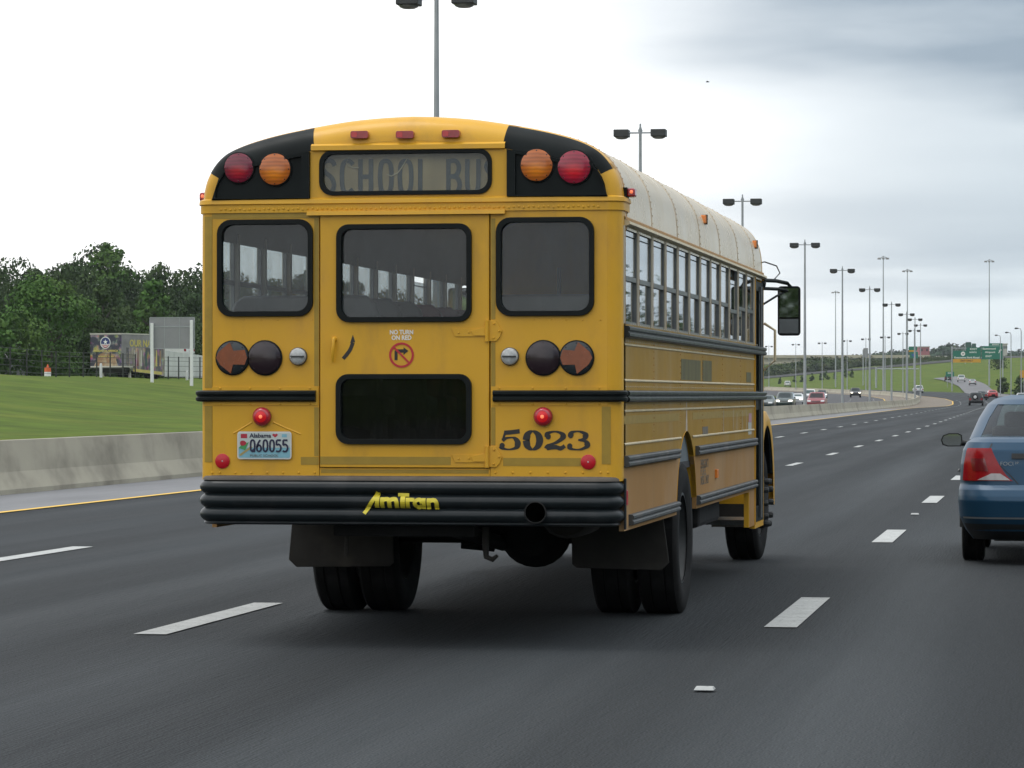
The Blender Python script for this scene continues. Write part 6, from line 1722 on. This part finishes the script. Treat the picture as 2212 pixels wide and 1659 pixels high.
for xx in (-0.25, -FW + 0.25):
    b = MB(); b.bb(xx - 0.08, xx + 0.08, 3.4 * KT, 3.4 * KT + 0.2, tg - 0.1, tz0); b.build('landing_leg', 'trailer_pale', tr)
    for yv in (SL - 2.4, SL - 1.2):
        w_ = wheel_mesh(0.28, 0.5).build('wheel', 'tyre', tr, True); w_.location = (xx, yv, hgt(C.x + 1, C.y + SL * 0.8) + 0.48)
b = MB(); b.bb(-FW + 0.2, -0.2, 1.0, SL - 0.5, tz0 - 0.5, tz0); b.build('chassis', 'trim_black', tr)

mat('wall_white', (0.55, 0.56, 0.54), 0.7, var=0.15, scale=0.6)
xa_, ya_ = far(356, 300); xc_, yc_ = far(470, 318)
wd = Vector((xc_ - xa_, yc_ - ya_, 0)); wlen = wd.length
wg = hgt(xa_, ya_)
wr = empty('panel_wall', (xa_, ya_, 0), math.atan2(wd.y, wd.x), 'pale ribbed wall behind the two-post sign, left of the bus', 'wall')
for k in range(16):
    u0 = wlen * k / 16; b = MB(); b.bb(u0 + 0.02, u0 + wlen / 16 - 0.02, -0.05, 0.05, hz(800, 300) - 0.6, hz(757, 300) - 0.022 * u0 * 1.2); b.build('wall_panel', 'wall_white', wr, bevel=0.01)
b = MB(); b.bb(0, wlen, 0.02, 0.08, hz(800, 300) - 0.5, hz(762, 300) - 0.5); b.build('backing_rail', 'wall_white', wr)
x, y = far(410, 322)
car('van', 'car_white', (x, y, hz(775, 322)), R(70), 'white van roof showing over the pale wall beside the bus')
x, y = far(103, 262); g = hgt(x, y)
mat('barrel_orange', (0.62, 0.12, 0.03), 0.6)
tb = empty('traffic_barrel', (x, y, g), 0, 'small orange and white traffic barrel on the grass by the fence', 'barrel')
for (z0, z1, r0, r1, m_) in ((0.0, 0.35, .27, .265, 'post_white'), (0.35, 0.70, .265, .25, 'barrel_orange'), (0.70, 0.95, .10, .04, 'barrel_orange')):
    b = MB(); b.lathe([(r0, z0), (r1, z1), (0.01, z1)], lambda u, v, w: (u, v, w), 18); b.build('band', m_, tb, True)
for (px, z, yt, lab) in ((218, 262, 785, 'short pale marker post in front of the trailer'), (404, 285, 801, 'pale concrete marker post beside the right-hand white sign post')):
    x, y = far(px, z); g = hgt(x, y)
    m0 = MB(); m0.lathe([(0.12, -0.3), (0.11, hz(yt, z) - g - 0.1), (0.07, hz(yt, z) - g), (0.005, hz(yt, z) - g + 0.02)], lambda u, v, w: (u, v, w), 10)
    o = m0.build('marker_post', 'wall_white', None, True); o.location = (x, y, g); tag(o, lab, 'post')
mat('shed_grey', (0.13, 0.135, 0.14), 0.7, var=0.1, scale=0.4)
mat('shed_roof', (0.20, 0.205, 0.21), 0.7, var=0.1, scale=0.4)
x, y = far(0, 318); g = hgt(x, y)
sb = empty('grey_building', (x, y, g), R(12), 'low grey building half hidden by trees at the left edge', 'building')
b = MB(); b.bb(-9, 2.4, 0, 9, -0.5, hz(772, 318) - g); b.build('wall', 'shed_grey', sb)
b = MB(); hh = hz(772, 318) - g; b.add([(-9.3, -0.4, hh), (2.7, -0.4, hh), (2.7, 4.5, hh + 1.5), (-9.3, 4.5, hh + 1.5), (2.7, 9.4, hh), (-9.3, 9.4, hh)], [(0, 1, 2, 3), (3, 2, 4, 5), (1, 4, 2), (0, 3, 5), (0, 5, 4, 1)]); b.build('roof', 'shed_roof', sb)
for k in range(4):
    b = MB(); b.bb(-8 + k * 2.6, -6.8 + k * 2.6, -0.03, 0.02, hh * 0.35, hh * 0.8); b.build('window', 'car_glass', sb)

# ------------------------------------------------------------------ far ramp, overpass, buildings
mat('ramp_grey', (0.13, 0.13, 0.135), 0.9, var=0.1, scale=0.1, coords='World')
pts = []
for px in np.linspace(1560, 2300, 40):
    x, y = far(px, 1200); pts.append((x, y, hgt(x, y)))
b = MB(); b.grid([[(p[0], p[1] - 4, p[2] + 0.05), (p[0], p[1] - 3.8, p[2] + 0.75), (p[0], p[1] + 9, p[2] + 0.95)] for p in pts]); tag(b.build('ramp_road', 'ramp_grey'), kind='structure')
pts = []
for z in np.linspace(600, 940, 30):
    px = float(np.interp(z, [600, 700, 800, 880, 940], [2165, 2122, 2098, 2068, 2040])); x, y = far(px, z); pts.append((x, y))
b = MB(); b.grid([[(p[0] + u, p[1], max(hgt(p[0] + u, p[1]), elev(p[1]) - 0.2) + 0.22) for u in (-3.2, -1.6, 0, 1.6, 3.2)] for p in pts]); tag(b.build('exit_ramp', 'ramp_grey'), kind='structure')
def on_land(kind, paint, px, z, label, dirn=AWAY, dh=0.2):
    x, y = far(px, z); g = max(hgt(x - 1.5, y), hgt(x + 1.5, y), hgt(x, y), hgt(x, y + 4)); return car(kind, paint, (x, y, g + dh), heading(650) * 0.3 + dirn, label)
on_land('suv', 'car_dark', 2048, 868, 'dark vehicle climbing the exit ramp under the small green sign')
on_land('pickup', 'car_white', 2077, 838, 'white pickup climbing the exit ramp')
on_land('sedan', 'car_silver', 2101, 790, 'silver car on the exit ramp behind the white pickup')
on_land('van', 'car_white', 1701, 1010, 'white minivan far off on the curve, above the oncoming traffic', dh=0.1)
ov = empty('overpass', (*far(1500, 1500), 0), 0, 'long pale concrete overpass on the skyline right of the bus', 'overpass')
ov.rotation_euler = (0, 0, YAW)
def ox(px): return (px - 1500) / FPX * 1500
zt_ = hz(767, 1500)
b = MB(); b.bb(ox(1440), ox(2010), 0, 12, zt_ - 1.3, zt_); b.build('parapet', 'concrete_far', ov)
b = MB(); b.bb(ox(1440), ox(1840), 1.2, 11, zt_ - 3.2, zt_ - 1.3); b.build('girder', 'concrete', ov)
b = MB(); b.bb(ox(1440), ox(1730), -18, -8, zt_ - 4.4, zt_ - 3.3); b.build('lower_parapet', 'concrete_far', ov)
b = MB(); b.bb(ox(1440), ox(1720), -17, -9, zt_ - 5.6, zt_ - 4.4); b.build('lower_girder', 'concrete', ov)
for px in (1530, 1610, 1690, 1770):
    b = MB(); b.bb(ox(px) - 0.7, ox(px) + 0.7, 3, 9, -2, zt_ - 3.2); b.build('pier', 'concrete', ov)
mat('mall_wall', (0.42, 0.40, 0.37), 0.8, var=0.1, scale=0.1); mat('mall_red', (0.33, 0.10, 0.11), 0.8)
for (a, c, t_, d, z, m_, lab) in ((1986, 2008, 750, 770, 1800, 'mall_red', 'distant reddish building among trees behind the median lamp posts'), (2118, 2140, 772, 790, 1270, 'mall_wall', 'low pale building just left of the green signs on the ridge') if False else (2030, 2062, 771, 778, 1500, 'mall_wall', 'low white building left of the green overhead signs'), (2166, 2176, 744, 770, 1700, 'mall_wall', 'tall pale block behind the right end of the green signs')):
    x, y = far((a + c) / 2, z); w_ = (c - a) / FPX * z / 2
    bd = empty('far_building', (x, y, 0), YAW, lab, 'building')
    z1_ = hz(t_, z); z0_ = min(hz(d, z), hgt(x, y)) - 1
    b = MB(); b.bb(-w_, w_, 0, 12, z0_, z1_); b.build('wall', m_, bd)
    b = MB(); b.bb(-w_ - 0.3, w_ + 0.3, -0.3, 12.3, z1_, z1_ + 0.5); b.build('roof', 'mall_wall', bd)
    n_ = max(2, int(w_ / 1.2))
    for k in range(n_):
        b = MB(); u = -w_ + (k + 0.5) * 2 * w_ / n_; b.bb(u - 0.5, u + 0.5, -0.05, 0.02, z1_ - 2.2, z1_ - 0.9); b.build('window', 'car_glass', bd)

# ------------------------------------------------------------------ trees
mat('leaf_dark', (0.032, 0.058, 0.019), 0.8, var=0.35, scale=0.35, coords='World', col2=(0.044, 0.072, 0.021), c2scale=0.16, c2lo=0.42, c2hi=0.62, spec=0.15)
mat('leaf_mid', (0.058, 0.125, 0.026), 0.8, var=0.30, scale=0.5, coords='World', col2=(0.075, 0.130, 0.030), c2scale=0.3, c2lo=0.42, c2hi=0.62, spec=0.15)
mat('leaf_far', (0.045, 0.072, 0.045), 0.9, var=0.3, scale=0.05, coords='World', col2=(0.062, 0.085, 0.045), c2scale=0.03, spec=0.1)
mat('leaf_brush', (0.050, 0.075, 0.030), 0.9, var=0.3, scale=0.12, coords='World', col2=(0.075, 0.080, 0.040), c2scale=0.06, spec=0.1)
mat('bark', (0.055, 0.045, 0.035), 0.9, var=0.3, scale=3)
rng = np.random.default_rng(7)
def leaves(cent, rad, n, size, rng):
    """n leaf faces on the outer part of each clump; cent (k,3), rad (k,3)"""
    k = len(cent)
    idx = rng.integers(0, k, n)
    d = rng.normal(size=(n, 3)); d /= np.linalg.norm(d, axis=1)[:, None]
    rr = 0.55 + 0.5 * rng.random(n) ** 0.6
    c = cent[idx] + d * rad[idx] * rr[:, None]
    a = rng.normal(size=(n, 3)); a += d * 0.0
    a -= d * (a * d).sum(1)[:, None] * 0.6
    a /= np.linalg.norm(a, axis=1)[:, None]
    b = np.cross(a, d + 0.35 * rng.normal(size=(n, 3))); b /= np.linalg.norm(b, axis=1)[:, None]
    s = size * (0.6 + 0.8 * rng.random(n))[:, None]
    V = np.stack([c - a * s * 0.5, c + b * s * 0.36, c + a * s * 0.55, c - b * s * 0.36], 1).reshape(-1, 3)
    F = np.arange(4 * n).reshape(n, 4)
    return V, F
def crown(h, r, rng, n=1500, size=0.5, base=0.22, cone=False, lump=14):
    ks = []
    rs = []
    for i in range(lump):
        t = rng.random()
        z = h * (base + (1 - base) * t * 0.92)
        prof_ = (1 - t) * 0.95 + 0.08 if cone else math.sin(PI * min(1, 0.16 + 0.80 * t)) ** 0.7
        a = rng.random() * 2 * PI; q = r * prof_ * (0.35 + 0.6 * rng.random())
        ks.append((q * math.cos(a), q * math.sin(a), z))
        e = r * (0.30 + 0.22 * rng.random()) * (0.55 + 0.5 * prof_)
        rs.append((e, e, e * 0.8))
    ks.append((0, 0, h * (base + 0.40 * (1 - base)))); rs.append((r * 0.62, r * 0.62, h * (1 - base) * 0.40))
    ks.append((0.1 * r, 0, h * 0.90)); rs.append((r * (0.16 if cone else 0.42), r * (0.16 if cone else 0.42), h * 0.09))
    return leaves(np.array(ks), np.array(rs), n, size, rng)
def trunk(h, r):
    b = MB(); b.tube([(0, 0, -0.5), (0.02 * h, 0, h * 0.3), (0, 0.02 * h, h * 0.6), (0, 0, h * 0.88)], [r, r * 0.75, r * 0.45, r * 0.1], 7)
    for k in range(5):
        a = k * 1.9; z = h * (0.32 + 0.09 * k); q = h * (0.20 - 0.02 * k)
        b.tube([(0, 0, z), (q * 0.6 * math.cos(a), q * 0.6 * math.sin(a), z + q * 0.5), (q * math.cos(a), q * math.sin(a), z + q)], [r * 0.4, r * 0.25, r * 0.08], 5)
    return b
SKY_PX = [-260, -100, 0, 60, 120, 190, 235, 290, 330, 400, 600, 800, 1000, 1300]
SKY_PY = [530, 548, 550, 543, 542, 530, 526, 546, 553, 560, 580, 602, 650, 716]
VV, FF = [], []
n0 = 0
def put(V, F, loc, sc=1.0):
    global n0
    VV.append(V * sc + np.array(loc)); FF.append(F + n0); n0 += len(V)
variants = [crown(1.0, 0.33 + 0.05 * k, np.random.default_rng(20 + k), 2500, 0.040, 0.10, False, 22) for k in range(6)]
for (z0_, z1_, step, lo, hi) in ((470, 520, 38, 0.86, 1.0), (420, 465, 42, 0.72, 0.95), (375, 415, 46, 0.55, 0.80), (335, 365, 50, 0.38, 0.62)):
    px = -240.0
    while px < 1280:
        z = rng.uniform(z0_, z1_); p_ = px + rng.uniform(-14, 14)
        x, y = far(p_, z); g = hgt(x, y)
        top_ = hz(float(np.interp(p_, SKY_PX, SKY_PY)), z)
        f = rng.uniform(lo, hi)
        H = max(3.0, (top_ - g) if f > 0.999 else (EYE + (top_ - EYE) * f - g))
        v, f4 = variants[rng.integers(0, 6)]
        a = rng.random() * 6.28; ca, sa = math.cos(a), math.sin(a)
        Vr = np.stack([v[:, 0] * ca - v[:, 1] * sa, v[:, 0] * sa + v[:, 1] * ca, v[:, 2]], 1)
        Hs = H + 1.0
        wide_ = min(1.0, 8.5 / Hs) if Hs > 8.5 else 1.0
        Vr = Vr * np.array([max(wide_, 0.75), max(wide_, 0.75), 1.0])
        put(Vr, f4, (x, y, g - 1.0), Hs)
        px += step * rng.uniform(0.75, 1.2)
tag(np_mesh('wood', np.concatenate(VV), np.concatenate(FF), 'leaf_dark'), 'dense dark wood covering the hill left of the bus', 'wood', kind='stuff')

def tree(px, z, ytop, r, leafm, label, n=4200, size=0.42, cone=False, base=0.08, seed=1, name='tree', group=None):
    x, y = far(px, z); g = hgt(x, y); H = hz(ytop, z) - g
    root = empty(name, (x, y, g), 0, label, 'tree', group)
    V, F = crown(H, r, np.random.default_rng(seed), n, size, base, cone, 26)
    np_mesh('crown', V, F, leafm, root)
    trunk(H, 0.03 * H + 0.05).build('trunk', 'bark', root, True)
    return root
tree(105, 305, 603, 5.0, 'leaf_mid', 'big broad green tree standing in front of the wood, left of the trailer', 12000, 0.30, seed=3)
tree(-14, 300, 688, 2.8, 'leaf_mid', 'smaller green tree cut off by the left edge', 2600, 0.40, seed=4)
tree(232, 455, 521, 3.6, 'leaf_mid', 'lighter tree crowning the highest point of the wooded skyline', 2600, 0.5, base=0.5, seed=5)
tree(330, 372, 598, 2.6, 'leaf_mid', 'pale green tree within the wood above the two-post sign', 2200, 0.45, seed=6)
tree(222, 340, 610, 3.2, 'leaf_dark', 'tall dark pointed tree directly behind the trailer', 3200, 0.42, cone=True, seed=8)
tree(160, 318, 690, 2.6, 'leaf_dark', 'low dark tree between the big broad tree and the trailer', 2200, 0.42, seed=9)

pine_pos = [(1685, 12), (1717, 12), (1732, 11), (1754, 14), (1773, 12), (1784, 19), (1803, 13), (1826, 20), (1840, 16)]
for i, (px, ph2) in enumerate(pine_pos):
    z = 1075; x, y = far(px, z)
    while x < xr(y) + 3: z += 10; x, y = far(px, z)
    g = hgt(x, y); H = ph2 * z / FPX + 0.6
    root = empty('young_pine', (x, y, g - 0.2), 0, f'young pine on the far grass bank, {ORD[i] if i else "first"} from the bus', 'tree', 'young pines on the far bank')
    V, F = crown(H, H * 0.36, np.random.default_rng(40 + i), 420, 0.42, 0.04, True, 12)
    np_mesh('crown', V, F, 'leaf_dark', root); trunk(H, 0.08).build('trunk', 'bark', root)
for i, (px, z, yt, lab) in enumerate(((2166, 690, 816, 'small bushy tree at the foot of the grass slope below the green signs'), (2202, 640, 812, 'small bushy tree beside the yellow warning sign'), (2160, 1000, 772, 'dark bushy tree right behind the post of the green signs'))):
    tree(px, z, yt, 1.4 if i < 2 else 3.2, 'leaf_dark', lab, 900, 0.42, seed=60 + i)

VV, FF = [], []; n0 = 0
bv = [leaves(np.array([(0, 0, 0.5), (0.4, 0.1, 0.4), (-0.4, 0, 0.45), (0, 0.3, 0.7)]), np.array([(0.5, 0.5, 0.5)] * 4), 170, 0.24, np.random.default_rng(80 + k)) for k in range(4)]
for k in range(430):
    px = rng.uniform(1600, 2290); z = rng.uniform(1222, 1330); x, y = far(px, z); g = hgt(x, y)
    tp = hz(float(np.interp(px, [1600, 1700, 1750, 1950, 2000, 2100, 2290], [790, 783, 772, 771, 772, 772, 766])) + rng.uniform(0, 16), z)
    H = max(1.6, tp - g)
    v, f4 = bv[k % 4]; put(v * np.array([1.0 if H < 4 else 4 / H, 1, 1]), f4, (x, y, g - 0.3), H)
tag(np_mesh('brush', np.concatenate(VV), np.concatenate(FF), 'leaf_brush'), 'scrubby dark brush along the far ramp', 'brush', kind='stuff')
VV, FF = [], []; n0 = 0
for k in range(420):
    px = rng.uniform(1790, 2330); z = rng.uniform(1850, 2250); x, y = far(px, z); g = hgt(x, y)
    tp = hz(float(np.interp(px, [1790, 1850, 1900, 1960, 2000, 2060, 2110, 2130, 2160, 2212, 2330], [772, 768, 763, 757, 758, 746, 752, 756, 764, 758, 752])) + rng.uniform(0, 12), z)
    H = max(4, tp - g + 2)
    v, f4 = bv[k % 4]; put(v * np.array([1.0, 1, 1]) if H < 12 else v * np.array([12 / H, 12 / H, 1]), f4, (x, y, g - 2), H)
tag(np_mesh('far_wood', np.concatenate(VV), np.concatenate(FF), 'leaf_far'), 'hazy blue-green wooded ridge on the far horizon', 'wood', kind='stuff')
# trees along the road behind the viewer: the mirrors and the glass reflect them
VV, FF = [], []; n0 = 0
for k in range(90):
    x = rng.uniform(19, 62) if k % 3 else rng.uniform(-95, -48); y = rng.uniform(-210, -45) if k % 3 else rng.uniform(-190, 20)
    H = rng.uniform(9, 16); v, f4 = variants[k % 6]; v = v[:2400]; put(v, f4[:600], (x, y, hgt(x, y) - 0.5), H)
for k in range(80):
    y = 130 + 3.9 * k + rng.uniform(-3, 3); x = rng.uniform(30, 58) + max(0, y - 250) * 0.03
    H = rng.uniform(8.5, 12.5); v, f4 = variants[k % 6]; put(v[:3200], f4[:800], (x, y, hgt(x, y) - 0.5), H)
tag(np_mesh('roadside_wood', np.concatenate(VV), np.concatenate(FF), 'leaf_dark'), 'belt of dark trees lining the right side of the road', 'wood', kind='stuff')

# a bird high on the right
x, y = far(1528.5, 90); zb_ = hz(177, 90)
mat('bird_dark', (0.03, 0.03, 0.035), 0.8)
b = MB(); b.tube([(-0.05, 0, 0), (-0.02, 0, 0.004), (0.02, 0, 0.004), (0.055, 0, 0.0)], [0.004, 0.017, 0.015, 0.003], 8)
bd = b.build('bird', 'bird_dark', None, True); bd.location = (x, y, zb_); tag(bd, 'tiny dark bird in the sky above the bus', 'bird')
for s in (-1, 1):
    b = MB(); b.grid([[(-0.015, s * 0.01, 0.008), (0.02, s * 0.01, 0.008)], [(-0.02, s * 0.06, 0.024), (0.012, s * 0.06, 0.024)], [(-0.03, s * 0.11, 0.012), (-0.01, s * 0.11, 0.012)]]); b.build('wing', 'bird_dark', bd)

# ------------------------------------------------------------------ the air
b = MB(); b.bb(-4700, 4700, -1000, 9200, -3, 46)
hz_o = b.build('haze', 'grass')
hm = bpy.data.materials.new('haze_air'); hm.use_nodes = True
hm.node_tree.nodes.clear()
ho = hm.node_tree.nodes.new('ShaderNodeOutputMaterial'); pv = hm.node_tree.nodes.new('ShaderNodeVolumePrincipled')
pv.inputs['Color'].default_value = (0.86, 0.92, 1.0, 1); pv.inputs['Density'].default_value = 0.00006; pv.inputs['Anisotropy'].default_value = 0.2
hm.node_tree.links.new(pv.outputs[0], ho.inputs['Volume'])
hz_o.data.materials.clear(); hz_o.data.materials.append(hm)
tag(hz_o, kind='stuff')
